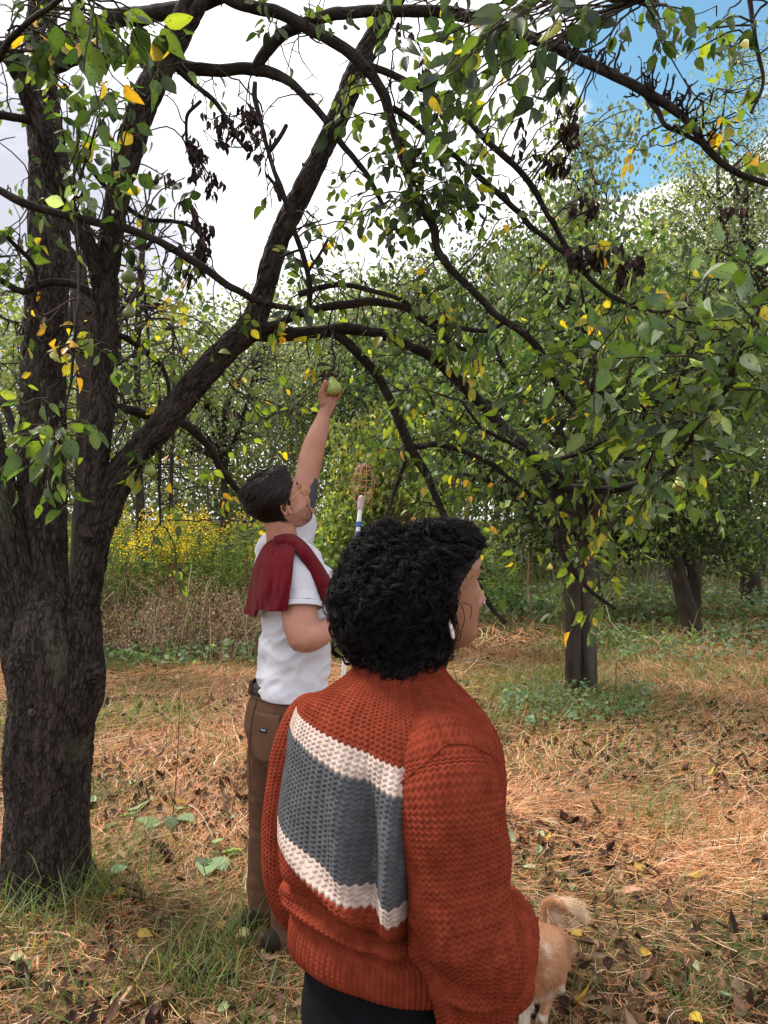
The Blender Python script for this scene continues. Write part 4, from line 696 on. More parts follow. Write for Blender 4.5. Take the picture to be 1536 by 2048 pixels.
def head_pt(z, th, grow=0.):
    f0 = np.interp(z, HZ, HF); b0 = np.interp(z, HZ, HB); w0 = np.interp(z, HZ, HW)
    c = (f0+b0)/2; h = (f0-b0)/2; ct, st = np.cos(th), np.sin(th); e = .86
    ff = c+(h+grow)*np.sign(ct)*np.abs(ct)**e; ss = (w0+grow)*np.sign(st)*np.abs(st)**e
    return ff, ss
def head_mesh(m, fr, sc=1.0, nose=1.0, lips=1.0, jaw=0., n=120, rows=130):
    z = np.r_[np.linspace(HZ[0], HZ[-1], rows)]; th = np.linspace(0, 2*np.pi, n, endpoint=False); Z, T = np.meshgrid(z, th, indexing='ij')
    f_, s_ = head_pt(Z, T)
    s_ = s_*(1+jaw*np.exp(-((Z+.07)/.03)**2)); fr_ = np.clip(f_/.06, 0, 1)*(np.cos(T) > 0)
    g = lambda z0, sz, s0, ss, a: a*np.exp(-((Z-z0)/sz)**2-((np.abs(s_)-s0)/ss)**2)*fr_
    na = np.interp(Z, [-.048, -.042, -.034, -.026, -.016, 0, .016, .028], [0, .004, .019, .0265, .0215, .0135, .0065, 0.])*nose; nw = np.interp(Z, [-.045, -.03, -.015, .02], [.0145, .0125, .009, .0075])
    f_ = f_+na*np.exp(-(s_/nw)**2)*fr_
    f_ = f_+g(-.036, .007, .0125, .006, .006*nose)                  # nostril wings
    f_ = f_+g(.014, .011, .031, .014, -.0105)+g(.014, .006, .031, .009, .0035)+g(.036, .008, .026, .02, .0035)   # eye sockets, lids, brow ridge
    f_ = f_+g(-.012, .018, .042, .016, .0045)
    f_ = f_+lips*(g(-.053, .0042, 0, .019, .0065)+g(-.0645, .0045, 0, .016, .0068)+g(-.0588, .0018, 0, .021, -.0035))+g(-.076, .006, 0, .014, -.0035)+g(-.094, .012, 0, .018, .004)+g(-.046, .005, 0, .004, -.0015)
    V = fr.w(f_*sc, s_*sc, Z*sc).reshape(-1, 3); m.add(V, grid_faces(rows, n))
    for row, off in ((0, 0), (rows-1, (rows-1)*n)):                # close the ends
        c = V[off:off+n].mean(0); base = len(V)
        ring = V[off:off+n]; k = np.arange(n); VV = np.vstack([ring, c[None]]); m.add(VV, np.stack([k, (k+1) % n, np.full(n, n)], 1))
def ear(m, fr, sc, side):
    pts = []
    for a in np.linspace(-.6, 4.2, 14): pts.append((-.008+.013*math.cos(a)*.9, .024*math.sin(a)))
    A = []
    for i, (f_, u_) in enumerate(pts): A.append(np.r_[fr.w(-.012*sc+f_*sc, side*(.073+.010+.004*math.sin(i))*sc, (-.012+u_)*sc), .0042*sc])
    V, Fq, bk = tube(np.array(A), 8, cap=True); m.add(V, Fq)
    cap(m, (fr.w(-.008*sc, side*.074*sc, -.004*sc), .014*sc), (fr.w(-.010*sc, side*.077*sc, -.026*sc), .009*sc), sides=14)
    cap(m, (fr.w(-.004*sc, side*.079*sc, -.03*sc), .006*sc), (fr.w(-.007*sc, side*.081*sc, -.04*sc), .006*sc), sides=10)
    cap(m, (fr.w(.004*sc, side*.077*sc, -.012*sc), .005*sc), (fr.w(.003*sc, side*.077*sc, -.02*sc), .004*sc), sides=8)
def eyes(fr, sc, parent, brow_mat, iris=(.05, .025, .012)):
    for s_ in (-1, 1):
        m = MB(); c = fr.w(.0668*sc, s_*.031*sc, .014*sc); A = [np.r_[c-fr.f*.0115*sc*math.cos(a), .0115*sc*math.sin(a)+1e-4] for a in np.linspace(0, np.pi, 18)]
        V, Fq, bk = tube(np.array(A), 20); d = (V-c)@fr.f/(.0115*sc); col = np.where((d > .93)[:, None], (.01, .01, .01), np.where((d > .82)[:, None], iris, (.42, .38, .35))); m.add(V, Fq, col); m.build('eye', M['eye'], parent)
        m = MB(); t = np.linspace(0, 1, 10); A = np.stack([(.0905-.012*t**2)*sc, s_*(.014+.032*t)*sc, (.034+.006*np.sin(t*2.6))*sc], 1); W_ = np.array([fr.w(*a) for a in A]); n = 160; k = R.random(n)
        b = np.stack([np.interp(k, t, W_[:, i]) for i in range(3)], 1)+R.normal(0, .0012, (n, 3)); dr = unit((W_[-1]-W_[0])[None]+fr.u*.02+rdir(n)*.006); tt = np.linspace(0, 1, 3)[None, :, None]
        V, Fq = many_tubes(b[:, None]+dr[:, None]*tt*.009, np.array([.0006, .0005, .0002]), 3); m.add(V, Fq); m.build('eyebrow', brow_mat, parent)
M['eye'] = mat('eye', .15, .5)
M['hair'] = flatmat('black_hair', (.007, .0055, .006), .6, .16)
M['hair_brown'] = flatmat('dark_brown_hair', (.016, .009, .008), .38, .4)

def loft(m, rings, n=96, ex=.86, wr=None, close=True, sub=None):  # rings: (centre xyz, axis a vec, axis b vec, drop)
    rings = [np.concatenate([np.asarray(x, float).ravel() for x in r]) for r in rings]; Rr = np.array(rings)
    k = sub or len(Rr)*10; t = np.linspace(0, len(Rr)-1, k); idx = np.arange(len(Rr)); Q = np.stack([np.interp(t, idx, Rr[:, i]) for i in range(Rr.shape[1])], 1)
    ker = np.array([1, 4, 6, 4, 1])/16
    for _ in range(3):
        Qp = np.pad(Q, ((2, 2), (0, 0)), 'edge'); Q = sum(ker[j]*Qp[j:j+len(Q)] for j in range(5))
    th = np.linspace(0, 2*np.pi, n, endpoint=False); ct, st = np.cos(th), np.sin(th); ca = np.sign(ct)*np.abs(ct)**ex; sa = np.sign(st)*np.abs(st)**ex
    V = Q[:, None, :3]+ca[None, :, None]*Q[:, None, 3:6]+sa[None, :, None]*Q[:, None, 6:9]
    if Q.shape[1] > 9: V[..., 2] -= Q[:, None, 9]*np.abs(ca)[None]**1.6
    if wr is not None:
        out = unit(ca[None, :, None]*Q[:, None, 3:6]+sa[None, :, None]*Q[:, None, 6:9]); V = V+out*wr(V.reshape(-1, 3), np.broadcast_to(th, V.shape[:2]).ravel(), np.repeat(t, n)).reshape(V.shape[0], n, 1)
    if close:
        V = np.concatenate([V[:1]*.02+V[:1].mean(1, keepdims=True)*.98, V, V[-1:]*.02+V[-1:].mean(1, keepdims=True)*.98])
    m.add(V.reshape(-1, 3), grid_faces(len(V), n)); return V

# ------------------------------------------------------------------ the man reaching for the pear
mf = unit((.93, .36, 0)); mr = np.array([mf[1], -mf[0], 0]); up = np.array([0, 0, 1.])
man_base = P(575, 1880, 2.9); man = empty('person', (man_base[0], 2.9, 0), 'person in white t-shirt and brown trousers reaching up to pick a hanging pear', 'person')
hm = unit((.79, .36, .50)); MF = Frame(P(562, 1007, 2.82), hm, (-.42, -.2, .88), .955); MS = 1.0
b = MB(); head_mesh(b, MF, MS, nose=1.05, jaw=.10); ear(b, MF, MS, 1); ear(b, MF, MS, -1)
cap(b, (MF.w(-.035, 0, -.03), .055), (P(562, 1062, 2.83), .056), (P(565, 1095, 2.85), .062), (P(566, 1130, 2.86), .08), sides=30)
cap(b, (P(578, 1150, 2.86), .085), (P(586, 1250, 2.86), .085), (P(584, 1370, 2.87), .085), sides=30)
# raised far arm
LA = [(P(560, 1105, 2.98), .06), (P(592, 1060, 3.03), .058), (P(608, 1000, 3.05), .050), (P(615, 950, 3.06), .0475), (P(622, 915, 3.07), .0475), (P(632, 880, 3.08), .043), (P(644, 845, 3.10), .032), (P(652, 818, 3.11), .0235), (P(655, 803, 3.11), .024)]
A = catmull(np.array([np.r_[p, r] for p, r in LA]), 40); V, Fq, bk = tube(A, 28, cap=True); b.add(V, Fq)
# hand closed round the pear, seen from the palm side with the thumb on the left
cap(b, PR(654, 812, 3.11, 11), PR(658, 798, 3.12, 13.5), PR(663, 789, 3.13, 11), sides=20)
cap(b, PR(648, 806, 3.10, 10), PR(645, 793, 3.09, 9), PR(644, 783, 3.075, 6.6), PR(649, 771, 3.06, 5.2), PR(651, 764, 3.05, 4.6), sides=16)
cap(b, PR(664, 806, 3.12, 9), PR(657, 824, 3.11, 8), sides=14)
for pts in (((660, 790, 3.14, 5.2), (664, 778, 3.155, 4.8), (668, 765, 3.15, 4.4), (668, 757, 3.135, 4)), ((665, 792, 3.135, 5.4), (672, 783, 3.145, 5), (679, 775, 3.135, 4.6), (681, 769, 3.12, 4.1)),
            ((667, 796, 3.125, 5.2), (675, 790, 3.13, 4.8), (681, 784, 3.12, 4.5), (683, 779, 3.11, 4.1)), ((665, 803, 3.115, 5), (671, 800, 3.12, 4.5), (677, 794, 3.11, 4.1), (680, 789, 3.10, 3.7))):
    cap(b, *[PR(*q) for q in pts], sides=12)
# near arm, bent, hand round the pole
RA = [(P(600, 1135, 2.72), .062), (P(598, 1190, 2.68), .064), (P(600, 1240, 2.65), .062), (P(606, 1272, 2.63), .055)]
A = catmull(np.array([np.r_[p, r] for p, r in RA]), 24); V, Fq, bk = tube(A, 28, cap=True); b.add(V, Fq)
FA = [(P(603, 1276, 2.63), .050), (P(618, 1274, 2.63), .052), (P(640, 1266, 2.66), .046), (P(664, 1252, 2.70), .034), (P(684, 1240, 2.76), .026)]
A = catmull(np.array([np.r_[p, r] for p, r in FA]), 24); V, Fq, bk = tube(A, 28, cap=True); b.add(V, Fq)
cap(b, PR(686, 1238, 2.77, 14), PR(697, 1232, 2.80, 16), sides=18)
for k in range(4): cap(b, PR(697, 1222+k*8, 2.80, 5.3), PR(707, 1222+k*8, 2.83, 5), PR(706, 1223+k*8, 2.87, 4.6), PR(698, 1224+k*8, 2.88, 4.2), sides=10)
cap(b, PR(690, 1226, 2.78, 6), PR(698, 1215, 2.80, 5), PR(705, 1212, 2.83, 4.4), sides=10)
# legs inside the trousers
for q in (((558, 1440, 2.93), (538, 1640, 2.98), (536, 1835, 2.98)), ((605, 1420, 2.8), (590, 1640, 2.82), (578, 1880, 2.83))):
    cap(b, (P(*q[0]), .05), (P(*q[1]), .04), (P(*q[2]), .035), sides=18)
cap(b, (P(582, 1370, 2.86), .085), (P(558, 1440, 2.92), .06), sides=18); cap(b, (P(582, 1370, 2.86), .085), (P(600, 1440, 2.83), .06), sides=18)
def skincol(m, base): m.c = [np.broadcast_to(base, (len(v), 3)) for v in m.v]
M['skin_man'] = mat('light_skin', .48, .35, attr=False, color=(.43, .205, .145), sss=.12, noise=[(16, 4, one, .86, 1.1), (140, 3, one, .93, 1.06)], bump=(300, one, .0006, .4))
M['skin_woman'] = mat('warm_skin', .45, .38, attr=False, color=(.27, .125, .078), sss=.12, noise=[(25, 4, one, .93, 1.07)], bump=(420, one, .0005, .4))
vox(b.build('body', M['skin_man'], man), .0034, 7)
eyes(MF, MS, man, M['hair_brown'])
# short beard shadow: fine stubble hairs on jaw and chin
m = MB(); n = 1500; z = R.uniform(-.112, -.045, n); th = R.uniform(-1.75, 1.75, n); f_, s_ = head_pt(z, th, .001); keep = (R.random(n) < .95) & ~((np.abs(z+.058) < .009) & (np.abs(s_) < .02)); p = MF.w(f_, s_*1.08, z)[keep]; dr = unit(rdir(len(p))*.6-MF.u)
V, Fq = many_tubes(p[:, None]+dr[:, None]*np.linspace(0, .004, 3)[None, :, None], np.array([.0004, .0003, .0002]), 3); m.add(V, Fq); m.build('stubble_beard', M['hair_brown'], man)
# hair: cap plus combed strands
def hair_man():
    m = MB(); rows, n = 70, 100; z = np.linspace(-.075, .1215, rows); th = np.linspace(0, 2*np.pi, n, endpoint=False); Z, T = np.meshgrid(z, th, indexing='ij')
    back = (1-np.cos(T))/2
    g = .004+.014*smooth01((Z+.07)/.12)*(.4+.6*back)+.010*np.exp(-((Z-.10)/.03)**2)*np.cos(T/1)*.4
    line = np.interp(np.abs((T+np.pi) % (2*np.pi)-np.pi), [0, .75, .95, 1.25, 1.5, 1.62, 2.0, 2.6, 3.15], [.083, .078, .05, .03, -.02, .028, -.045, -.072, -.075])
    g = g*smooth01((Z-line)/.022)-.008*(Z < line-.006)
    f_, s_ = head_pt(np.clip(Z, HZ[0], .117), T); ct, st = np.cos(T), np.sin(T); topz = np.clip((Z-.07)/.05, 0, 1)
    V = MF.w(f_+g*ct, s_+g*st, Z+.016*topz*(.6+.4*ct)); V = V.reshape(-1, 3); V = V+.0015*fbm(V*np.array([160, 160, 60]), 2, 4)[:, None]*unit(V-MF.c)
    m.add(V, grid_faces(rows, n)); k = np.arange(n); m.add(np.vstack([V[-n:], V[-n:].mean(0)[None]+MF.u*.004]), np.stack([k, (k+1) % n, np.full(n, n)], 1))
    ns = 5200; z0 = R.uniform(-.06, .118, ns); t0 = R.uniform(-np.pi, np.pi, ns); ln_ = np.interp(np.abs(t0), [0, .75, .95, 1.25, 1.5, 1.62, 2.0, 2.6, 3.15], [.083, .078, .05, .03, -.02, .028, -.045, -.072, -.075]); k_ = z0 > ln_+.002; z0, t0 = z0[k_], t0[k_]; ns = len(z0)
    s = np.linspace(0, 1, 7); L_ = R.uniform(.03, .065, ns); sg = np.where(t0 >= 0, 1, -1)
    dt = (1.1*smooth01((z0+.0)/.08)+.25)*L_/.09; topf = smooth01((z0-.07)/.03)
    TT = t0[:, None]+sg[:, None]*(dt*(1-topf))[:, None]*s; ZZ = z0[:, None]-(L_*(.75-.3*smooth01((z0)/.08))*(1-topf))[:, None]*s+.006*np.sin(s*3)
    f_, s__ = head_pt(np.clip(ZZ, HZ[0], .117), TT); g = .010+.016*smooth01((ZZ+.06)/.1)*(.5+.5*(1-np.cos(TT))/2)+R.normal(0, .0025, (ns, 1))*s
    g = g*(.35+.65*smooth01((z0-ln_[k_])/.02))[:, None]
    f_ = f_+g*np.cos(TT)-(topf*L_)[:, None]*s*.55; s__ = s__+g*np.sin(TT); ZZ = ZZ+.021*topf[:, None]*(1-.25*s)
    V, Fq = many_tubes(MF.w(f_, s__, ZZ), np.array([.0009, .001, .001, .001, .0009, .0007, .0003]), 3); m.add(V, Fq); m.build('hair', M['hair_brown'], man)
hair_man()
# glasses: thin gold wire
m = MB(); M['gold'] = flatmat('gold_wire', (.62, .36, .14), .3, .5, metal=.9)
for s_ in (-1, 1):
    A = [np.r_[MF.w(.098-.010*abs(math.cos(a))*.3, s_*(.033+.026*math.cos(a)), .006+.022*math.sin(a)), .0019] for a in np.linspace(0, 6.283, 30)]; V, Fq, bk = tube(np.array(A), 6); m.add(V, Fq)
    A = catmull(np.array([np.r_[MF.w(.096, s_*.057, .016), .002], np.r_[MF.w(.04, s_*.081, .012), .0018], np.r_[MF.w(-.004, s_*.087, .008), .0018], np.r_[MF.w(-.02, s_*.084, -.012), .0016]]), 16); V, Fq, bk = tube(A, 6); m.add(V, Fq)
A = catmull(np.array([np.r_[MF.w(.099, -.010, .014), .0012], np.r_[MF.w(.108, 0, .018), .0012], np.r_[MF.w(.099, .010, .014), .0012]]), 8); V, Fq, bk = tube(A, 6); m.add(V, Fq)
m.build('glasses', M['gold'], man)
# tattoo on the upper arm: dark inked shape hugging the skin
m = MB(); AT = catmull(np.array([np.r_[p, r] for p, r in LA]), 120); ink = []
tt, tn, tb_ = frames(AT[:, :3])
for j in range(30):
    row = []
    i_ = 38+j*.72; i = int(i_); fr0 = i_-i; c = AT[i, :3]*(1-fr0)+AT[i+1, :3]*fr0; r = AT[i, 3]*(1-fr0)+AT[i+1, 3]*fr0+.0010
    cr = unit(np.cross(tt[i], np.array([0, 1., 0]))); fc = unit(np.cross(cr, tt[i]));
    if fc[1] > 0: fc = -fc
    if cr[0] < 0: cr = -cr
    wdt = .10+.40*math.sin(j/29*3.1)**.7+.07*math.sin(j*.7)
    for a in np.linspace(-wdt, wdt*.95, 9): ang_ = .95+a; row.append(c+r*(math.sin(ang_)*cr+math.cos(ang_)*fc))
    ink.append(row)
m.add(np.array(ink).reshape(-1, 3), grid_faces(30, 9, wrap=False)); m.build('tattoo', flatmat('ink', (.055, .06, .07), .55), man)

# t-shirt
def wr_shirt(V, th, t):
    a = fbm(np.stack([V[:, 0]*6, V[:, 1]*6, V[:, 2]*11+V[:, 0]*9], 1), 3, 61)*.016
    b_ = -np.abs(fbm(np.stack([V[:, 0]*5+V[:, 2]*5, V[:, 1]*5, V[:, 2]*16-V[:, 0]*12], 1), 2, 67))*.030
    return a+b_
m = MB(); rg = []
for (px, py, d, a, b_, dr) in ((586, 1387, 2.87, .182, .138, 0), (586, 1378, 2.87, .183, .139, 0), (587, 1330, 2.87, .174, .130, 0), (590, 1270, 2.86, .168, .122, 0), (592, 1200, 2.85, .185, .13, 0), (592, 1150, 2.85, .19, .13, 0), (590, 1118, 2.86, .175, .118, .01), (584, 1098, 2.86, .13, .10, .02), (576, 1083, 2.86, .085, .08, .01), (572, 1076, 2.86, .070, .07, 0)):
    rg.append((P(px, py, d), mr*a, mf*b_, [dr]))
loft(m, rg, 150, .9, wr_shirt, sub=180)
A = catmull(np.array([np.r_[P(588, 1120, 2.76), .078], np.r_[P(598, 1150, 2.70), .079], np.r_[P(598, 1190, 2.68), .078], np.r_[P(599, 1212, 2.665), .080]]), 40); V, Fq, bk = tube(A, 80, lambda k: .010*fbm(k*np.array([18, 18, 10]), 3, 71), cap=False); V = V.reshape(-1, 80, 3); V = np.concatenate([V, V[-1:]*.97+V[-1:].mean(1, keepdims=True)*.03, V[-4:-3]*.9+V[-4:-3].mean(1, keepdims=True)*.1, V[-4:-3]*.02+V[-4:-3].mean(1, keepdims=True)*.98]); V = np.concatenate([V[:1]*.02+V[:1].mean(1, keepdims=True)*.98, V]); m.add(V.reshape(-1, 3), grid_faces(len(V), 80))
ringp = V[-5]; 
A = catmull(np.array([np.r_[P(545, 1125, 2.95), .07], np.r_[P(560, 1105, 2.99), .078], np.r_[P(590, 1078, 3.03), .075], np.r_[P(600, 1045, 3.04), .066]]), 30); V, Fq, bk = tube(A, 60, lambda k: .008*fbm(k*18, 3, 72), cap=True); m.add(V, Fq)
cap(m, (P(535, 1100, 2.96), .05), (P(548, 1088, 2.94), .055), (P(566, 1090, 2.90), .06), sides=24)
M['white'] = mat('white_cotton', .85, .15, attr=False, color=(.56, .56, .63), sheen=.2, bump=(900, one, .0004, .3))
vox(m.build('t_shirt', M['white'], man), .004, 1, .4)
m = MB(); Q = catmull(np.array([np.r_[P(599, 1206, 2.667), .0815], np.r_[P(599, 1216, 2.662), .082]]), 6); V, Fq, bk = tube(Q, 80); m.add(V, Fq); o = m.build('sleeve_hem', M['white'], man)
so = o.modifiers.new('thick', 'SOLIDIFY'); so.thickness = .003
# trousers
hf = unit((.80, .60, 0)); hr = np.array([hf[1], -hf[0], 0]); m = MB()
def wr_tr(V, th, t): return fbm(V*np.array([9, 9, 5]), 3, 81)*.012-np.abs(fbm(V*np.array([7, 7, 20]), 2, 83))*.012
rg = [(P(574, 1520, 2.87), hr*.155, hf*.125, [0]), (P(574, 1450, 2.87), hr*.178, hf*.145, [0]), (P(576, 1410, 2.87), hr*.172, hf*.135, [0]), (P(580, 1365, 2.87), hr*.158, hf*.118, [0])]
loft(m, rg, 120, .9, wr_tr, sub=50)
for path in (((552, 1470, 2.95, .098), (540, 1560, 2.97, .088), (534, 1650, 2.98, .074), (530, 1760, 2.99, .070), (534, 1838, 2.99, .070)), ((600, 1470, 2.80, .100), (596, 1560, 2.79, .09), (588, 1660, 2.80, .078), (582, 1780, 2.82, .072), (578, 1885, 2.83, .074))):
    A = catmull(np.array([np.r_[P(*q[:3]), q[3]] for q in path]), 90); V, Fq, bk = tube(A, 60, lambda k: .016*fbm(k*np.array([10, 10, 5]), 3, 85)-.010*np.abs(fbm(k*np.array([6, 6, 22]), 2, 87)), cap=True); m.add(V, Fq)
M['duck'] = mat('brown_duck', .85, .15, attr=False, color=(.098, .050, .030), noise=[(14, 4, one, .82, 1.15)], bump=(700, one, .0006, .4))
trs = vox(m.build('trousers', M['duck'], man), .0055, 3, .4)
# back pocket, patch, belt, seams laid on the seat
def on_hip(ang_, z, off=0.): # point on the hip surface: angle from straight back towards the right side
    a_, b_ = np.interp(z, [.6, .72, .84, .96], [.165, .178, .176, .160]), np.interp(z, [.6, .72, .84, .96], [.135, .147, .142, .120]); c = np.array([P(574, 1450, 2.87)[0]+(z-.8)*.04, 2.87, z])
    s_, cc_ = math.sin(ang_), math.cos(ang_); e = .9
    return c+hr*(a_+off)*np.sign(s_)*abs(s_)**e-hf*(b_+off)*np.sign(cc_)*abs(cc_)**e
pk = MB(); rows = []
for j in range(14):
    z = .885-.155*j/13; wid = .36-.02*j/13-(.12*max(0, (j-10)/3)); rows.append([on_hip(.42+a, z-.018*(1-abs(a)/.4)*(j/13), .0065) for a in np.linspace(-wid, wid, 16)])
pk.add(np.array(rows).reshape(-1, 3), grid_faces(14, 16, wrap=False)); o = pk.build('back_pocket', M['duck'], man); so = o.modifiers.new('thick', 'SOLIDIFY'); so.thickness = .004
pk = MB(); rows = [[on_hip(.40+a, z, .0095) for a in np.linspace(-.10, .10, 5)] for z in (.838, .829, .820)]; pk.add(np.array(rows).reshape(-1, 3), grid_faces(3, 5, wrap=False)); lab = pk.build('label_patch', flatmat('patch_black', (.012, .012, .016), .6), man)
so = lab.modifiers.new('thick', 'SOLIDIFY'); so.thickness = .0015
pk = MB(); t = np.linspace(0, 1, 22); A = np.array([np.r_[on_hip(.335+.13*x, .8285+.0035*math.sin(x*34)*(1-.5*x), .0115), .0008] for x in t]); V, Fq, bk = tube(A, 5); pk.add(V, Fq); mark = pk.build('patch_lettering', flatmat('patch_thread', (.55, .52, .50), .6), lab); mark.matrix_parent_inverse = Matrix.Translation(-Vector(man.location)) if False else Matrix.Identity(4)
mark.parent = lab; mark.matrix_parent_inverse = Matrix.Identity(4)
m = MB(); n = 90; rows = []
for z in (.932, .942, .955, .965): rows.append([on_hip(a, z, .004) for a in np.linspace(0, 2*np.pi, n, endpoint=False)])
m.add(np.array(rows).reshape(-1, 3), grid_faces(4, n)); o = m.build('belt', flatmat('dark_belt', (.03, .022, .02), .5), man); so = o.modifiers.new('thick', 'SOLIDIFY'); so.thickness = .004
for a0 in (-.55, -.35, .75, 1.35):
    m = MB(); A = np.array([np.r_[on_hip(a0, z, .007), .004] for z in np.linspace(.925, .967, 6)]); V, Fq, bk = tube(A, 8, cap=True); m.add(V, Fq); m.build('belt_loop', M['duck'], man)
for a_, z0, z1, w_ in ((0, .95, .62, .0022),):
    m = MB(); A = np.array([np.r_[on_hip(a_, z, .006), w_] for z in np.linspace(z0, z1, 20)]); V, Fq, bk = tube(A, 6); m.add(V, Fq); A = np.array([np.r_[on_hip(a, .925, .0062), .0018] for a in np.linspace(-1.4, 1.6, 40)]); V, Fq, bk = tube(A, 6); m.add(V, Fq); m.build('seam', M['duck'], man)
# shoes
M['shoe'] = flatmat('dark_leather', (.018, .012, .010), .75, .15)
for (px, py, d) in ((535, 1850, 2.98), (580, 1896, 2.83)):
    c = P(px, py, d); c[2] = float(gz(c[:1], c[1:2])[0])+.045; m = MB(); cap(m, (c-hf*.07, .043), (c, .046), (c+hf*.09-np.array([0, 0, .012]), .042), (c+hf*.15-np.array([0, 0, .018]), .034), sides=20); s_ = m.build('shoe', M['shoe'], man); vox(s_, .005, 4)
    m = MB(); c = c.copy(); c[2] -= .038; cap(m, (c-hf*.075, .044), (c+hf*.06, .046), (c+hf*.155, .036), sides=20, flat=1); V = m.v[-1]; V[:, 2] = c[2]+(V[:, 2]-c[2])*.28; so_ = m.build('sole', flatmat('tan_sole', (.32, .19, .10), .7), man)
    so_.parent = s_; so_.matrix_parent_inverse = Matrix.Identity(4)
# maroon jumper thrown over the shoulder
M['maroon'] = mat('maroon_wool', .95, .1, attr=False, color=(.105, .003, .008), sheen=.04, noise=[(60, 3, one, .85, 1.15)], bump=(500, (1, 1, 3), .0015, .7))
def sheet(m, ctrl, nu=60, nv=60, wr=0.):
    c = np.array([[P(*q) for q in row] for row in ctrl]); rowsx = np.stack([catmull(r, nu) for r in c]); g = np.stack([catmull(rowsx[:, i], nv) for i in range(nu)], 1)
    if wr:
        fl = g.reshape(-1, 3); U = np.tile(np.linspace(0, 1, nu), nv); Vv = np.repeat(np.linspace(0, 1, nv), nu); fl[:, 1] += wr*fbm(np.stack([U*5, Vv*1.3, U*0], 1), 3, 91); g = fl.reshape(g.shape)
    m.add(g.reshape(-1, 3), grid_faces(nv, nu, wrap=False))
m = MB()
sheet(m, [[(545, 1092, 2.95), (556, 1074, 2.88), (574, 1072, 2.80), (590, 1082, 2.76), (600, 1096, 2.74)],
          [(522, 1106, 2.93), (532, 1092, 2.80), (552, 1090, 2.72), (574, 1092, 2.68), (592, 1101, 2.66)],
          [(508, 1135, 2.90), (517, 1128, 2.76), (535, 1125, 2.67), (564, 1122, 2.625), (587, 1120, 2.605)],
          [(500, 1170, 2.88), (512, 1172, 2.76), (525, 1165, 2.66), (555, 1162, 2.60), (583, 1158, 2.58)],
          [(494, 1202, 2.87), (509, 1206, 2.77), (518, 1196, 2.67), (548, 1196, 2.60), (578, 1192, 2.57)],
          [(486, 1229, 2.86), (509, 1234, 2.76), (516, 1221, 2.68), (545, 1223, 2.60), (573, 1223, 2.57)]], 80, 80, .035)
sheet(m, [[(548, 1076, 2.78), (570, 1070, 2.76), (592, 1074, 2.76), (618, 1096, 2.74), (644, 1135, 2.74), (672, 1180, 2.76)],
          [(553, 1081, 2.72), (574, 1076, 2.70), (596, 1082, 2.68), (622, 1108, 2.66), (646, 1150, 2.66), (676, 1196, 2.68)],
          [(552, 1086, 2.70), (573, 1082, 2.68), (594, 1090, 2.65), (616, 1120, 2.63), (638, 1168, 2.63), (666, 1212, 2.65)],
          [(548, 1092, 2.72), (568, 1089, 2.69), (588, 1097, 2.66), (608, 1126, 2.65), (630, 1176, 2.65), (656, 1218, 2.67)]], 70, 40, .025)
ju = m.build('draped_jumper', M['maroon'], man); so = ju.modifiers.new('thick', 'SOLIDIFY'); so.thickness = .012; so.offset = 0
sb = ju.modifiers.new('sub', 'SUBSURF'); sb.levels = 1; sb.render_levels = 1

# ------------------------------------------------------------------ fruit picker
pb_, pt_ = P(632, 1870, 2.86), P(722, 1003, 3.3); pb_[2] = 0
pk_root = empty('fruit_picker', tuple(pb_), 'long white pole with blue tape and a coppery wire basket, held upright by the man', 'fruit picker')
m = MB(); t = np.linspace(0, 1, 40)[:, None]; A = np.c_[pb_*(1-t)+pt_*t, np.full(40, .0095)]; V, Fq, bk = tube(A, 14, cap=True); m.add(V, Fq, (.78, .78, .80)); m.build('pole', mat('painted_pole', .35, .5, noise=[(25, 3, (1, 1, .3), .85, 1.05)]), pk_root)
for a0, a1 in ((.905, .918), (.935, .945)):
    m = MB(); A = np.array([np.r_[pb_*(1-x)+pt_*x, .0108] for x in np.linspace(a0, a1, 6)]); V, Fq, bk = tube(A, 14, cap=True); m.add(V, Fq); m.build('tape', flatmat('blue_tape', (.02, .09, .42), .4, .5), pk_root)
pd_ = unit(pt_-pb_); BFr = Frame(pt_, np.cross(pd_, [0, -1, 0.]), pd_); m = MB(); h_ = .175
def bw(a, t_): rr = .05*math.sin(math.pi*min(1, .14+.86*t_))**.55 if t_ < .9 else .05*math.sin(math.pi*(.14+.86*t_))**.5; return BFr.w(rr*math.cos(a), rr*math.sin(a), h_*t_)
for k in range(10):
    a = k/10*2*np.pi; A = np.array([np.r_[bw(a, x), .0013] for x in np.linspace(0, .96, 22)]); V, Fq, bk = tube(A, 6); m.add(V, Fq)
for tt_ in (.3, .62, .85):
    A = np.array([np.r_[bw(a, tt_), .0019] for a in np.linspace(0, 2*np.pi, 30)]); V, Fq, bk = tube(A, 6); m.add(V, Fq)
for k in range(4):
    a = 3.6+k*.3; p0 = bw(a, .8); A = catmull(np.array([np.r_[p0, .002], np.r_[p0+pd_*.03+np.array([0, 0, .008]), .002], np.r_[p0+pd_*.045-unit(p0-pt_)*.015, .002]]), 8); V, Fq, bk = tube(A, 6, cap=True); m.add(V, Fq)
m.build('wire_basket', flatmat('copper_wire', (.42, .17, .11), .4, .5), pk_root)
m = MB(); cap(m, (pt_-pd_*.03, .013), (pt_+pd_*.012, .016), sides=16); m.build('collar', flatmat('pink_collar', (.55, .42, .42), .5), pk_root)

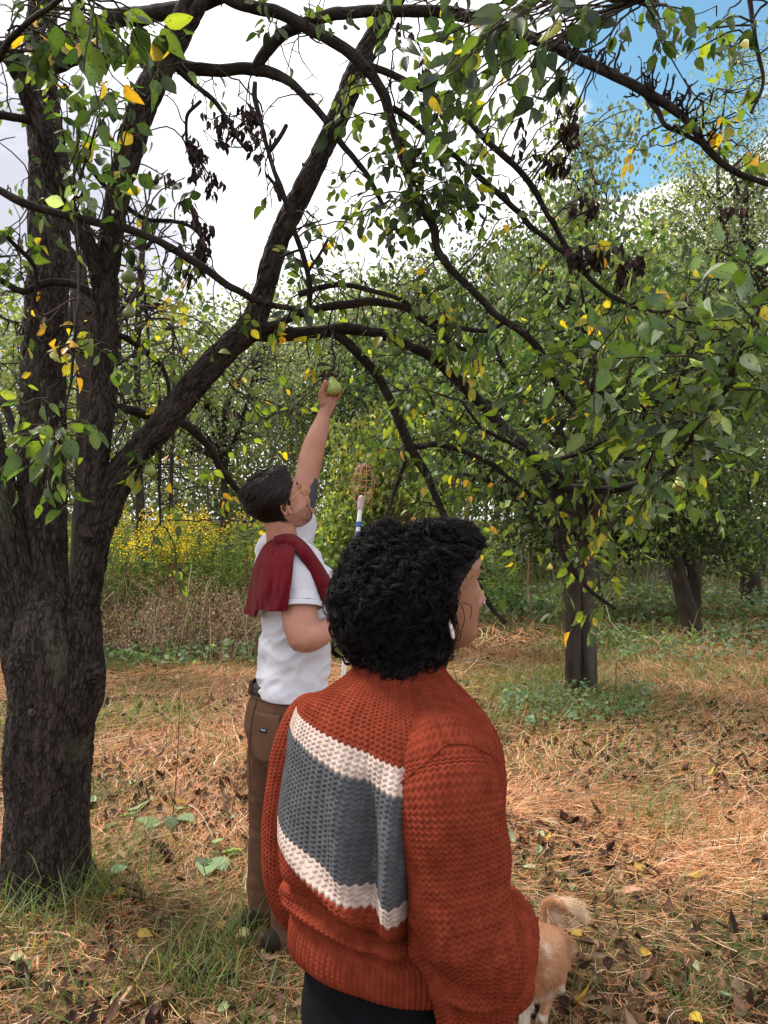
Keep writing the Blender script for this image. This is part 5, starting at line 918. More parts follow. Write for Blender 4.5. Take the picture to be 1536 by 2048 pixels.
# ------------------------------------------------------------------ pears
def pear_fruit(px, py, d, h, col, label, tilt=(0, 0), stalk=.03, group=None):
    c = P(px, py, d); root = empty('pear', tuple(c), label, 'pear', group)
    prof = [(-.5, .0005), (-.485, .12), (-.43, .27), (-.33, .37), (-.2, .415), (-.05, .39), (.1, .31), (.22, .225), (.33, .165), (.42, .13), (.475, .075), (.495, .0005)]
    ax = unit(np.array([tilt[0], tilt[1], 1.])); pts = catmull(np.array([np.r_[c+ax*a*h, max(r*h, .0003)] for a, r in prof]), 30); pts[:, 3] = np.maximum(pts[:, 3], .0003)
    m = MB(); V, Fq, bk = tube(pts, 28, lambda k: .0015*fbm(k*60, 2, 3)); m.add(V, Fq, np.clip(np.array(col)*(1+.15*fbm(V*50, 3, 5))[:, None], 0, 1), bk); m.build('flesh', M['pearskin'], root)
    m = MB(); s0 = c+ax*h*.48; A = catmull(np.array([np.r_[s0, .0018], np.r_[s0+ax*stalk*.5+np.array([.002, 0, 0]), .0014], np.r_[s0+ax*stalk, .0022]]), 8); V, Fq, bk = tube(A, 7, cap=True); m.add(V, Fq, (.10, .07, .04)); m.build('stalk', M['bark2'], root)
M['pearskin'] = mat('pear_skin', .38, .45, noise=[(120, 3, one, .85, 1.1)], spots=(220, .6))
pear_fruit(666, 771, 3.085, .078, (.30, .37, .09), 'green pear gripped in the raised hand', (-.15, 0))
pear_fruit(257, 549, 3.0, .068, (.14, .18, .06), 'dark green pear hanging beside the upright limb, upper one of two', (0, 0))
pear_fruit(258, 622, 3.0, .056, (.15, .18, .06), 'round green pear hanging beside the upright limb, lower one of two', (.1, 0))
pear_fruit(300, 938, 3.2, .062, (.24, .32, .08), 'green pear hanging just below the diagonal limb', (0, 0))
pear_fruit(1119, 910, 3.25, .062, (.26, .32, .10), 'pale green pear sitting among leaves where the long arching branch forks', (.15, 0))
pear_fruit(1357, 968, 3.2, .06, (.36, .36, .08), 'yellow green pear at the right among the big leaves', (-.1, 0))
pear_fruit(1100, 1133, 6.6, .06, (.55, .45, .10), 'tiny yellow pear beside the split trunk behind', (0, 0))
# ------------------------------------------------------------------ the woman in the rust jumper
wf = unit((.76, .65, 0)); wr_ = np.array([wf[1], -wf[0], 0])
wb = P(780, 1700, 1.43); woman = empty('person', (wb[0], 1.43, 0), 'person with black curly hair in a chunky rust jumper with grey and cream bands', 'person')
fh = unit((.93, .36, .02)); WF = Frame(P(866, 1178, 1.455), fh, up); WS = .985
b = MB(); head_mesh(b, WF, WS, nose=1.12, lips=1.0, n=150, rows=170); ear(b, WF, WS, 1); ear(b, WF, WS, -1)
cap(b, (WF.w(-.02, 0, -.05), .050), (WF.w(-.035, 0, -.10), .050), (P(815, 1345, 1.45), .056), (P(800, 1400, 1.45), .075), sides=36)
cap(b, (P(790, 1450, 1.45), .10), (P(780, 1600, 1.43), .12), (P(770, 1800, 1.43), .11), (P(768, 1960, 1.43), .11), sides=30)
ARM_R = [(P(885, 1510, 1.32), .04), (P(915, 1600, 1.25), .045), (P(930, 1800, 1.22), .04), (P(950, 1950, 1.25), .036), (P(1005, 1890, 1.40), .030), (P(1035, 1850, 1.52), .022)]
A = catmull(np.array([np.r_[p, r] for p, r in ARM_R]), 40); V, Fq, bk = tube(A, 20, cap=True); b.add(V, Fq)
ARM_L = [(P(650, 1440, 1.58), .05), (P(605, 1560, 1.60), .043), (P(580, 1700, 1.60), .04), (P(585, 1780, 1.60), .035), (P(640, 1830, 1.72), .028), (P(690, 1850, 1.80), .022)]
A = catmull(np.array([np.r_[p, r] for p, r in ARM_L]), 40); V, Fq, bk = tube(A, 20, cap=True); b.add(V, Fq)
for hand, dr in ((P(1037, 1848, 1.54), wf*.6+wr_*-.6), (P(695, 1852, 1.82), wf*.6+wr_*.6)):   # hands tucked in front
    dr = unit(dr-up*.3); cap(b, (hand, .022), (hand+dr*.05, .026), sides=16); sd2 = unit(np.cross(dr, up))
    for k in range(4): q = hand+dr*.06+np.cross(dr, sd2)*(k-1.5)*.016; cap(b, (q, .0082), (q+dr*.03, .008), (q+dr*(.045+.006*(k in (1, 2)))-sd2*.014, .007), sides=8)
    cap(b, (hand+dr*.02+up*.02, .010), (hand+dr*.045+up*.035, .009), sides=8)
hipc = P(768, 1990, 1.43)
for s_ in (-1, 1): cap(b, (hipc+wr_*s_*.07, .09), (hipc+wr_*s_*.075-up*.35, .055), (np.r_[(hipc+wr_*s_*.08)[:2], .09], .04), sides=20)
vox(b.build('body', M['skin_woman'], woman), .0025, 3)
eyes(WF, WS, woman, M['hair'])
for s_ in (-1, 1):                                  # lashes
    m = MB()
    for a in np.linspace(-.9, .9, 22): c = WF.w((.0815-.003*abs(a))*WS, s_*(.031+.013*a)*WS, .0165*WS); A = catmull(np.array([np.r_[c, .0004], np.r_[c+WF.f*.005-up*.001, .0004], np.r_[c+WF.f*.009+up*.002, .0002]]), 5); V, Fq, bk = tube(A, 4); m.add(V, Fq)
    m.build('eyelash', M['hair'], woman)
m = MB(); cap(m, (WF.w(.1, .013, -.030), .0016), (WF.w(.1, .0165, -.030), .0017), sides=12); m.build('nose_stud', flatmat('silver_stud', (.85, .85, .9), .15, .5, metal=1.), woman)
m = MB(); c = WF.w(-.008, .084, -.055); cap(m, (c+up*.012, .006), (c-up*.006+WF.f*.003, .011), (c-up*.018+WF.f*.006, .009), sides=16, flat=.45); m.build('earring', flatmat('pearly_earring', (.75, .72, .74), .25, .5), woman)

# curly hair
def curls():
    m = MB(); hc = WF.c+np.array([0, 0, 0])
    cen = P(802, 1184, 1.455)
    def env(az_, el_):                              # outer surface of the hair, direction in the head's frame
        ff, rr, uu = np.cos(el_)*np.cos(az_), np.cos(el_)*np.sin(az_), np.sin(el_)
        a = np.where(ff > 0, .150, .123); return ff, rr, uu, a
    def pos(az_, el_, g):
        ff, rr, uu, a = env(az_, el_); wob = .975+.09*fbm(np.stack([ff*2.4, rr*2.4, uu*2.4], -1).reshape(-1, 3), 3, 15).reshape(ff.shape)
        down = np.clip(-uu, 0, 1); return cen+(ff*a*wob*g*(1-.24*down)*(1+.10*np.exp(-((uu+.3)/.45)**2)*(ff < 0)-.16*np.clip(uu, 0, 1)*(ff < 0)))[..., None]*WF.f+(rr*.128*wob*g*(1-.28*down)*(1-.10*np.clip(uu, 0, 1)))[..., None]*WF.r+(np.where(uu > 0, .136, .190)*uu*wob*g)[..., None]*up
    # under layer
    rows, n = 90, 140; el_ = np.linspace(-1.45, np.pi/2-.001, rows); a_ = np.linspace(-np.pi, np.pi, n, endpoint=False); E, Az = np.meshgrid(el_, a_, indexing='ij')
    Q = pos(Az, E, .88); loc = Q-WF.c; ffw = loc@WF.f; uuw = loc@WF.u
    rrw = np.abs(loc@WF.r); face = smooth01((ffw+.3*rrw-(.034+.7*np.clip(uuw, 0, .08)))/.03)*smooth01((.050-uuw)/.02); Q = Q-(face*np.clip(ffw-.004, 0, None))[..., None]*WF.f*1.0-face[..., None]*WF.r*np.sign(loc@WF.r)[..., None]*.022
    fl = Q.reshape(-1, 3); fl = fl+unit(fl-cen)*(.006*fbm(fl*70, 3, 18))[:, None]; m.add(fl, grid_faces(rows, n))
    n = 2500; u = R.random(n); az0 = R.uniform(-np.pi, np.pi, n); el0 = np.arcsin(np.clip(1-1.62*u**1.0, -1, 1))
    Ls = R.uniform(.05, .13, n); s = np.linspace(0, 1, 36); g0 = R.uniform(.80, .93, n); g1 = R.uniform(.93, 1.07, n)
    EL = el0[:, None]-(Ls/.15)[:, None]*s*(.9); AZ = az0[:, None]+R.normal(0, .35, (n, 1))*s; over = np.clip(-1.15-EL, 0, None); EL = np.maximum(EL, -1.2)
    Cn = pos(AZ, EL, g0[:, None]+(g1-g0)[:, None]*np.sin(np.minimum(s*2.2, np.pi/2))); Cn[..., 2] -= over*.12
    loc = Cn-WF.c; f_ = loc@WF.f; u_ = loc@WF.u; r__ = loc@WF.r
    # keep the face free: drop curls whose body would cover it
    bad = ((f_+.32*np.abs(r__) > .032) & (u_ < .036) & (u_ > -.16)).mean(1) > .05; bad |= ((f_ > .065) & (u_ < .052)).mean(1) > .10
    Cn = Cn[~bad]; n = len(Cn); t = unit(np.gradient(Cn, axis=1)); o_ = unit(Cn-cen); b1 = unit(np.cross(t, o_)); b2 = np.cross(t, b1)
    hr_ = R.uniform(.005, .012, n)[:, None]*(.4+.6*s); turns = R.uniform(1.5, 3.6, n)[:, None]; ph = R.uniform(0, 6.28, (n, 1)); ang_ = ph+turns*2*np.pi*s*R.choice([-1, 1], (n, 1))
    Hx = Cn+(hr_*np.cos(ang_))[..., None]*b1+(hr_*np.sin(ang_))[..., None]*b2
    rad = np.array([1]*30+[.9, .8, .65, .5, .35, .15])*.00055
    for k in range(8):
        off = R.normal(0, .0017, (n, 1, 3)); V, Fq = many_tubes(Hx+off+R.normal(0, .0022, (n, 1, 3))*s[None, :, None], rad, 3); m.add(V, Fq)
    # loose ringlets on the outline and a few strands over the cheek
    def ring(pts, rr, tn, w=.0011, k=4):
        A = catmull(np.array([P(*q) for q in pts]), 60); t, n1, n2 = frames(A); a = np.linspace(0, tn*2*np.pi, 60)
        for j in range(k): V, Fq = many_tubes((A+rr*(np.cos(a)[:, None]*n1+np.sin(a)[:, None]*n2)+R.normal(0, .0009, 3))[None], np.full(60, w), 4); m.add(V, Fq)
    ring([(720, 1090, 1.46), (700, 1105, 1.47), (690, 1125, 1.47), (703, 1132, 1.47), (715, 1120, 1.46)], .003, 1)
    ring([(670, 1240, 1.47), (660, 1270, 1.47), (668, 1300, 1.47), (690, 1315, 1.47), (700, 1300, 1.46)], .005, 2); ring([(690, 1270, 1.46), (672, 1300, 1.46), (690, 1325, 1.46), (710, 1315, 1.46)], .004, 2)
    ring([(770, 1330, 1.40), (778, 1355, 1.38), (790, 1375, 1.37)], .006, 2.5); ring([(800, 1320, 1.40), (800, 1350, 1.38), (795, 1372, 1.37)], .007, 3); ring([(820, 1325, 1.40), (815, 1350, 1.38), (805, 1365, 1.37)], .006, 2)
    for _ in range(90):
        x = 800+R.normal()*34; y1 = 1372-abs(x-795)*.75+R.normal()*6; ring([(x*.8+165, 1290, 1.41), (x, 1320, 1.375), (x-2, (1320+y1)/2, 1.365), (x*.9+79, y1, 1.365)], R.uniform(.004, .008), R.uniform(1, 2.6), .0007, 5)
    for pts in (((912, 1195, 1.375), (925, 1215, 1.37), (929, 1240, 1.37), (922, 1262, 1.375)), ((925, 1205, 1.37), (940, 1210, 1.37), (943, 1222, 1.37), (940, 1238, 1.37)), ((932, 1140, 1.40), (948, 1136, 1.42), (950, 1145, 1.42), (942, 1158, 1.41)), ((905, 1230, 1.375), (905, 1250, 1.375), (890, 1266, 1.38))):
        A = catmull(np.array([P(*q) for q in pts]), 20); V, Fq = many_tubes(A[None], np.full(20, .0007), 4); m.add(V, Fq)
    for _ in range(110):
        if True: v_ = R.random(); x, y = 880+62*v_**.8+R.normal()*10, 1066+52*v_**1.4+R.normal()*11; x -= 16; ring([(x-26, y-8, 1.40+.05*v_), (x-8, y-12, 1.385+.05*v_), (x+2, y, 1.385+.05*v_), (x-5, y+11, 1.39+.05*v_)], .004, R.uniform(.8, 1.8), .0008, 4)
    z = np.linspace(-.07, .1185, 70); th = np.linspace(0, 2*np.pi, 110, endpoint=False); Z, T = np.meshgrid(z, th, indexing='ij')
    line = np.interp(np.abs((T+np.pi) % (2*np.pi)-np.pi), [0, .7, 1.0, 1.3, 1.6, 2.2, 3.15], [.064, .062, .052, .018, -.045, -.065, -.068])
    g = .006*smooth01((Z-line)/.012)-.010*(Z < line-.004); f_, s_ = head_pt(Z, T); V = WF.w(f_+g*np.cos(T), s_+g*np.sin(T), Z*1.0).reshape(-1, 3); V = V+.004*fbm(V*90, 3, 8)[:, None]*unit(V-WF.c)
    m.add(V, grid_faces(70, 110)); k = np.arange(110); m.add(np.vstack([V[-110:], V[-110:].mean(0)[None]]), np.stack([k, (k+1) % 110, np.full(110, 110)], 1))
    n = 520; t0 = R.uniform(-1.5, 1.5, n); z0 = np.where(np.abs(t0) < 1.05, R.uniform(.088, .117, n), np.maximum(R.uniform(.03, .117, n), .075-.11*(np.abs(t0)-1.05))); s = np.linspace(0, 1, 26); sg = np.sign(t0+1e-6)
    TT = t0[:, None]+(sg*R.uniform(.05, .5, n))[:, None]*s; ZZ = z0[:, None]-R.uniform(.0, .018, (n, 1))*s; f_, s_ = head_pt(ZZ, TT); g = .004+R.uniform(.002, .013, (n, 1))*np.sin(s*2.2)
    Cn = WF.w(f_+g*np.cos(TT), s_+g*np.sin(TT), ZZ+.009*smooth01((ZZ-.08)/.03)+g*.3); t = unit(np.gradient(Cn, axis=1)); o_ = unit(Cn-WF.c); b1 = unit(np.cross(t, o_)); b2 = np.cross(t, b1)
    hr_ = R.uniform(.003, .0075, (n, 1)); ang_ = R.uniform(0, 6.28, (n, 1))+R.uniform(1.2, 2.8, (n, 1))*2*np.pi*s; Hx = Cn+(hr_*np.cos(ang_))[..., None]*b1+(hr_*np.sin(ang_))[..., None]*b2
    for k in range(8): V, Fq = many_tubes(Hx+R.normal(0, .0017, (n, 1, 3))+R.normal(0, .002, (n, 1, 3))*s[None, :, None], np.array([1]*20+[.9, .8, .65, .5, .35, .15])*.00055, 3); m.add(V, Fq)
    # flyaways: single fine hairs standing off the outline
    n = 1500; az_ = R.uniform(-np.pi, np.pi, n); e_ = R.uniform(-1.0, 1.5, n); s = np.linspace(0, 1, 14); A_ = az_[:, None]+R.normal(0, .25, (n, 1))*s; E_ = e_[:, None]-R.uniform(-.1, .3, (n, 1))*s; Cn = pos(A_, E_, .96+R.uniform(.05, .22, (n, 1))*s)
    Cn = Cn+.006*np.stack([np.sin(s*9+p_) for p_ in (0, 2, 4)], -1)[None]*R.normal(0, 1, (n, 1, 3))*s[None, :, None]; loc = Cn-WF.c; ok_ = ~(((loc@WF.f > .03) & (loc@WF.u < .05)).any(1)); V, Fq = many_tubes(Cn[ok_], np.linspace(.00035, .00015, 14), 3); m.add(V, Fq)
    m.build('curly_hair', M['hair'], woman)
curls()

# knitted jumper: real stitches
COLW, ROWH = .0112, .0085
RUST, GREY, CREAM = np.array((.172, .032, .017)), np.array((.073, .075, .083)), np.array((.43, .34, .30))
def stitch(u, v):                                   # u in columns, v in rows -> relief 0..1 and the row a point belongs to
    x = u-np.floor(u)-.5; a = np.abs(x); p = v+a*1.1; q = p-np.floor(p)
    leg = np.sqrt(np.clip(1-((a-.5)/.5)**2, 0, 1)); return (.25+.75*leg)*(.18+.82*np.sqrt(np.clip(np.sin(np.pi*q), 0, 1))), np.floor(p)
M['wool'] = mat('knit_wool', 1., .02, noise=[(45, 4, one, .78, 1.2), (600, 2, one, .85, 1.15)], bump=(900, one, .0012, .9))
def knit_grid(m, V0, Nrm, ucols, vrows, colf, amp=.0045, rib=None):  # V0 (rows, n, 3)
    h, row = stitch(ucols, vrows)
    if rib is not None: x = ucols-np.floor(ucols); rb = np.sin(np.pi*x)**.8*(.85+.15*h); h = h*(1-rib)+rb*rib
    V = V0+Nrm*(amp*h)[..., None]; col = colf(row, ucols, V0); col = col*(1+.10*fbm(np.stack([ucols*.7, vrows*.7, ucols*0], -1).reshape(-1, 3), 2, 44).reshape(ucols.shape))[..., None]
    m.add(V.reshape(-1, 3), grid_faces(V.shape[0], V.shape[1]), np.clip(col, 0, 1).reshape(-1, 3))
def jumper():
    m = MB(); n = 800
    # z, a (along right), b (along front), drop, px centre, distance
    T = np.array([(.735, .172, .140, 0, 768, 1.43), (.742, .186, .150, 0, 768, 1.43), (.765, .192, .155, 0, 768, 1.43), (.80, .192, .153, 0, 768, 1.43), (.825, .186, .148, 0, 768, 1.43), (.842, .178, .142, 0, 768, 1.43), (.855, .192, .156, 0, 768, 1.43), (.875, .204, .168, 0, 767, 1.43), (.897, .203, .166, 0, 766, 1.43), (.912, .186, .148, 0, 767, 1.43),
        (.918, .184, .146, 0, 768, 1.43), (.930, .204, .165, 0, 768, 1.43), (.955, .220, .178, 0, 769, 1.43), (1.0, .228, .178, 0, 770, 1.43), (1.06, .230, .172, 0, 772, 1.43), (1.12, .228, .166, 0, 775, 1.43), (1.17, .226, .160, .004, 778, 1.43), (1.215, .216, .150, .014, 782, 1.435), (1.25, .196, .134, .030, 786, 1.44), (1.275, .165, .114, .042, 789, 1.44), (1.293, .128, .094, .034, 792, 1.445),
        (1.306, .095, .080, .018, 796, 1.45), (1.318, .078, .074, .006, 800, 1.45), (1.335, .072, .071, 0, 804, 1.452), (1.352, .069, .069, 0, 808, 1.455), (1.358, .064, .064, 0, 808, 1.455), (1.350, .059, .059, 0, 808, 1.455)])
    lo = T[:, 0] < .93; T[lo, 0] = .93-(.93-T[lo, 0])*.76; mid = (T[:, 0] > .9) & (T[:, 0] < 1.25); T[mid, 1] *= .965; T[:, 4] += 8*mid
    seg = np.r_[0, np.cumsum(np.hypot(np.diff(T[:, 0]), np.diff(T[:, 1])))]; k = 520; s = np.linspace(0, seg[-1], k); Q = catmull(np.c_[seg, seg*0, seg*0, T], 2000)[:, [0, 3, 4, 5, 6, 7, 8]]
    Q = np.stack([np.interp(s, np.maximum.accumulate(Q[:, 0]), Q[:, i]) for i in range(1, 7)], 1)
    th = np.linspace(0, 2*np.pi, n, endpoint=False); ct, st = np.cos(th), np.sin(th); e = .88; ca, sa = np.sign(ct)*np.abs(ct)**e, np.sign(st)*np.abs(st)**e
    cx = (Q[:, 4]-CX)/F*Q[:, 5]; Cc = np.stack([cx, Q[:, 5], Q[:, 0]], 1)
    rad = Q[:, 1, None, None]*ca[None, :, None]*wr_+Q[:, 2, None, None]*sa[None, :, None]*wf
    V = Cc[:, None]+rad; V[..., 2] -= Q[:, 3, None]*np.abs(ca)[None]**1.7; out = unit(np.cos(th)[None, :, None]*wr_*Q[:, 2, None, None]+np.sin(th)[None, :, None]*wf*Q[:, 1, None, None])
    z0 = Q[:, 0, None]+0*th[None]; Th = th[None]+0*z0
    g = lambda tc, zc, st_, sz, rot=0.: np.exp(-(((Th-tc)*math.cos(rot)+(z0-zc)*3*math.sin(rot))/st_)**2-((-(Th-tc)*math.sin(rot)+(z0-zc)*3*math.cos(rot))/(sz*3))**2)
    # th: 0 = her right side, 3pi/2 = middle of the back (4.71), pi = left side
    fold = .020*g(5.02, 1.05, .10, .12, .35)-.030*g(5.24, 1.06, .09, .13, .3)+.042*g(5.47, 1.03, .10, .13, .15)-.045*g(5.76, 1.06, .13, .14, .0)+.018*g(4.9, .965, .45, .018, -.15)
    fold = fold-.016*g(4.75, .90, .7, .012, .03)+.010*g(4.1, .91, .35, .02, .25)+.009*fbm(np.stack([np.cos(Th)*2.2, np.sin(Th)*2.2, z0*7], -1).reshape(-1, 3), 3, 41).reshape(z0.shape)*smooth01((1.3-z0)/.1)
    sagz = .012*np.sin(Th*2+.6)+.016*g(5.3, .93, .5, .05)
    V = V+out*fold[..., None]; V[..., 2] -= sagz*smooth01((1.05-z0)/.15)*smooth01((z0-.70)/.06)
    V[..., 2] -= (.032*np.cos(Th)-.004)*smooth01((z0-.88)/.12)*smooth01((1.30-z0)/.12)
    ncol = 104; U = Th/(2*np.pi)*ncol; Vr = np.repeat((s/ROWH)[:, None], n, 1); 
    zt = lambda z: np.interp(z, Q[:, 0][:-20], s[:-20])/ROWH
    b1, b2, b3, b4 = [round(zt(z)) for z in (.973, 1.012, 1.170, 1.216)]
    def colf(row, u, VV):
        x = (u % ncol)/ncol*2*np.pi; back = (x > 3.05) | (x < .2); c = np.broadcast_to(RUST, row.shape+(3,)).copy(); tilt = 0
        c[back & (row >= b1) & (row < b2)] = CREAM; c[back & (row >= b2) & (row < b3)] = GREY; c[back & (row >= b3) & (row < b4)] = CREAM; return c
    rib = np.clip(smooth01((.853-z0)/.006)+smooth01((z0-1.316)/.004), 0, 1)*.75
    knit_grid(m, V, out+up*.25*smooth01((z0-1.2)/.08)[..., None], U, Vr, colf, rib=rib)
    # seams: shoulder line and armhole, right side; fused with the knit
    def seam(pts, r=.0035): A = catmull(np.array([np.r_[P(*q), r] for q in pts]), 60); A[:, 3] *= 1+.25*np.sin(np.arange(60)*1.9); V_, F_, bk = tube(A, 10, cap=True); m.add(V_, F_, RUST*.85)
    # sleeves
    def sleeve(path, ncol, k, seed, folds, rowh=ROWH, squash=1., ribend=False):
        A = catmull(np.array([np.r_[P(*q[:3]), q[3]] for q in path]), k); p = A[:, :3]; t, n1, n2 = frames(p); nn = ncol*7; th = np.linspace(0, 2*np.pi, nn, endpoint=False); ln = np.r_[0, np.cumsum(np.linalg.norm(np.diff(p, axis=0), axis=1))]
        r = np.repeat(A[:, 3:4], nn, 1); L2 = ln[:, None]+0*th[None]; T2 = th[None]+0*L2
        dirs = np.cos(th)[None, :, None]*n1[:, None]+np.sin(th)[None, :, None]*n2[:, None]; base = p[:, None]+dirs*r[..., None]
        fd = folds(base, L2, T2); r2 = r+fd; V = p[:, None]+dirs*r2[..., None]
        rib_ = None
        if ribend: rib_ = smooth01((L2-ln[-1]+.05)/.01)*.8
        knit_grid(m, V, dirs, T2/(2*np.pi)*ncol, -L2/rowh, lambda row, u, VV: np.broadcast_to(RUST, row.shape+(3,)).copy(), rib=rib_)
    big = lambda B, L2, T2: .009*fbm(B.reshape(-1, 3)*np.array([9, 9, 5]), 3, 51).reshape(L2.shape)
    sleeve([(838, 1425, 1.41, .020), (850, 1438, 1.375, .040), (868, 1464, 1.335, .058), (882, 1502, 1.30, .072), (890, 1545, 1.28, .079), (897, 1600, 1.26, .0835), (906, 1690, 1.245, .083), (921, 1790, 1.235, .080), (936, 1870, 1.235, .080), (948, 1940, 1.24, .077), (958, 2000, 1.25, .066), (966, 2040, 1.26, .046), (970, 2056, 1.265, .02), (971, 2060, 1.266, .002)], 46, 400, 1,
        lambda B, L2, T2: big(B, L2, T2)+(.010*np.sin(L2*34+T2*1.4)-.045*np.abs(fbm(B.reshape(-1, 3)*np.array([7, 7, 8.]), 2, 57)).reshape(L2.shape)+.006)*smooth01((L2-.22)/.2)*smooth01((.68-L2)/.06))
    sleeve([(975, 2030, 1.27, .004), (978, 2015, 1.275, .036), (984, 1980, 1.29, .054), (990, 1940, 1.32, .058), (998, 1895, 1.37, .055), (1002, 1858, 1.44, .052), (1004, 1835, 1.52, .046), (1000, 1825, 1.6, .036), (1000, 1822, 1.65, .03)], 34, 260, 2,
        lambda B, L2, T2: big(B, L2, T2)+.013*np.abs(np.sin(L2*38+T2*.6))**.7-.006, ribend=True)
    sleeve([(1004, 1800, 1.46, .003), (1010, 1805, 1.455, .028), (1022, 1840, 1.44, .042), (1027, 1880, 1.43, .042), (1022, 1915, 1.42, .034), (1012, 1940, 1.41, .020), (1014, 1962, 1.405, .002)], 22, 150, 4, lambda B, L2, T2: .5*big(B, L2, T2))
    sleeve([(655, 1395, 1.555, .004), (652, 1405, 1.555, .04), (640, 1440, 1.56, .062), (622, 1500, 1.575, .070), (604, 1570, 1.59, .070), (592, 1650, 1.595, .068), (592, 1730, 1.60, .068), (604, 1790, 1.61, .064), (630, 1825, 1.65, .056), (665, 1845, 1.74, .046), (690, 1850, 1.80, .034)], 36, 380, 3,
        lambda B, L2, T2: big(B, L2, T2))
    from mathutils.bvhtree import BVHTree
    Va = np.vstack(m.v); Fa = np.vstack(m.f); bv = BVHTree.FromPolygons(Va.tolist(), Fa.tolist())
    def drape(pts, r=.0026):                        # a seam ridge lying on the knit
        A = catmull(np.array([np.r_[P(a, b, 1.), 0] for a, b in pts]), 70)[:, :3]; o = Vector((0, 0, H)); q = []
        for a in A:
            h = bv.ray_cast(o, (Vector(a)-o).normalized())
            if h[0] is not None: q.append(np.array(h[0])+np.array(h[1])*-.0012)
        q = np.array(q); ker = np.ones(7)/7; q = np.stack([np.convolve(np.pad(q[:, i], 3, 'edge'), ker, 'valid') for i in range(3)], 1)
        Q_ = np.c_[q, np.full(len(q), r)*(1+.28*np.abs(np.sin(np.arange(len(q))*1.1)))]; V_, F_, bk = tube(Q_, 10, cap=True); m.add(V_, F_, RUST*.8)
    drape([(838, 1375), (862, 1425), (893, 1486)]); drape([(802, 1566), (850, 1526), (893, 1488)]); drape([(893, 1488), (940, 1490), (984, 1512)])
    m.build('jumper', M['wool'], woman)
    print('jumper verts', m.n)
jumper()
M['black'] = mat('black_denim', .95, .05, attr=False, color=(.006, .006, .008), noise=[(20, 3, one, .8, 1.3)], bump=(700, one, .0008, .4))
m = MB(); lo_ = hipc.copy()
loft(m, [(hipc+up*-.28, wr_*.16, wf*.11, [0]), (hipc+up*-.16, wr_*.175, wf*.135, [0]), (hipc+up*-.02, wr_*.172, wf*.138, [0]), (hipc+up*.10, wr_*.15, wf*.12, [0])], 90, .9, lambda V, th, t: .008*fbm(V*9, 3, 2), sub=60)
for s_ in (-1, 1):
    c = hipc+wr_*s_*.082; A = catmull(np.array([np.r_[c-up*.1, .095], np.r_[c-up*.35+wr_*s_*.01, .078], np.r_[np.r_[c[:2], .30], .066], np.r_[np.r_[c[:2], .07], .062]]), 60); V, Fq, bk = tube(A, 50, lambda k: .010*fbm(k*np.array([10, 10, 7]), 3, 3), cap=True); m.add(V, Fq)
vox(m.build('trousers', M['black'], woman), .006, 3)
for s_ in (-1, 1):
    c = hipc+wr_*s_*.082; c[2] = .05+float(gz(c[:1], c[1:2])[0]); m = MB(); cap(m, (c-wf*.05, .042), (c+wf*.03, .044), (c+wf*.13-up*.014, .036), sides=18); vox(m.build('shoe', M['shoe'], woman), .006, 4)

# ------------------------------------------------------------------ the dog
dg = G(1095, 2020); dog = empty('dog', (dg[0], dg[1], 0), 'small cream and tan dog with a plumed curled tail standing on the straw', 'dog')
TAN, CRM, WHT = np.array((.50, .21, .085)), np.array((.58, .34, .19)), np.array((.72, .60, .50))
m = MB()
cap(m, (P(1099, 1880, 2.62), .050), (P(1097, 1893, 2.56), .062), (P(1092, 1912, 2.49), .066), (P(1083, 1930, 2.42), .064), (P(1069, 1938, 2.37), .052), sides=30, n=20)
cap(m, (P(1076, 1955, 2.40), .050), (P(1059, 1955, 2.36), .046), sides=20)                               # deep chest
cap(m, (P(1071, 1925, 2.38), .045), (P(1043, 1905, 2.33), .038), (P(1021, 1880, 2.30), .036), sides=20)  # neck
cap(m, (P(1013, 1868, 2.29), .042), (P(1001, 1870, 2.265), .036), (P(983, 1880, 2.245), .018), (P(973, 1884, 2.235), .012), sides=20)  # head and muzzle
for dx in (-10, 16): cap(m, (P(1015+dx, 1848, 2.30), .016), (P(1018+dx*1.5, 1826, 2.31), .009), (P(1019+dx*1.7, 1812, 2.31), .003), sides=12, flat=.5)
def leg(pts): cap(m, *[(P(a, b_, d) if b_ is not None else np.array([(a-CX)/F*d, d, z0]), r) for a, b_, d, r, *z in pts for z0 in [z[0] if z else 0]], sides=16, n=20)
def W3(px, d, z): return np.array([(px-9-CX)/F*d, d, z])
def legw(*pts): cap(m, *[(W3(px, d, z), r) for px, d, z, r in pts], sides=16, n=22)
legw((1098, 2.41, .17, .040), (1104, 2.42, .125, .026), (1108, 2.425, .095, .019), (1102, 2.42, .055, .0145), (1096, 2.415, .022, .0155), (1092, 2.405, .014, .017))     # near front leg
legw((1064, 2.37, .16, .036), (1060, 2.36, .11, .020), (1058, 2.355, .05, .0145), (1056, 2.345, .015, .017))                                                               # far front leg
legw((1122, 2.58, .155, .046), (1130, 2.555, .11, .030), (1136, 2.59, .072, .016), (1132, 2.575, .035, .0125), (1128, 2.555, .014, .017))                                  # near hind leg: knee, hock, shank
legw((1096, 2.62, .155, .044), (1098, 2.60, .11, .028), (1100, 2.64, .072, .015), (1099, 2.625, .035, .0125), (1097, 2.605, .014, .016))
TAIL = [(P(1095, 1862, 2.655), .020), (P(1093, 1838, 2.665), .020), (P(1096, 1815, 2.66), .019), (P(1106, 1803, 2.64), .016), (P(1119, 1806, 2.62), .012), (P(1131, 1818, 2.61), .006)]
cap(m, *TAIL, sides=16, n=24)
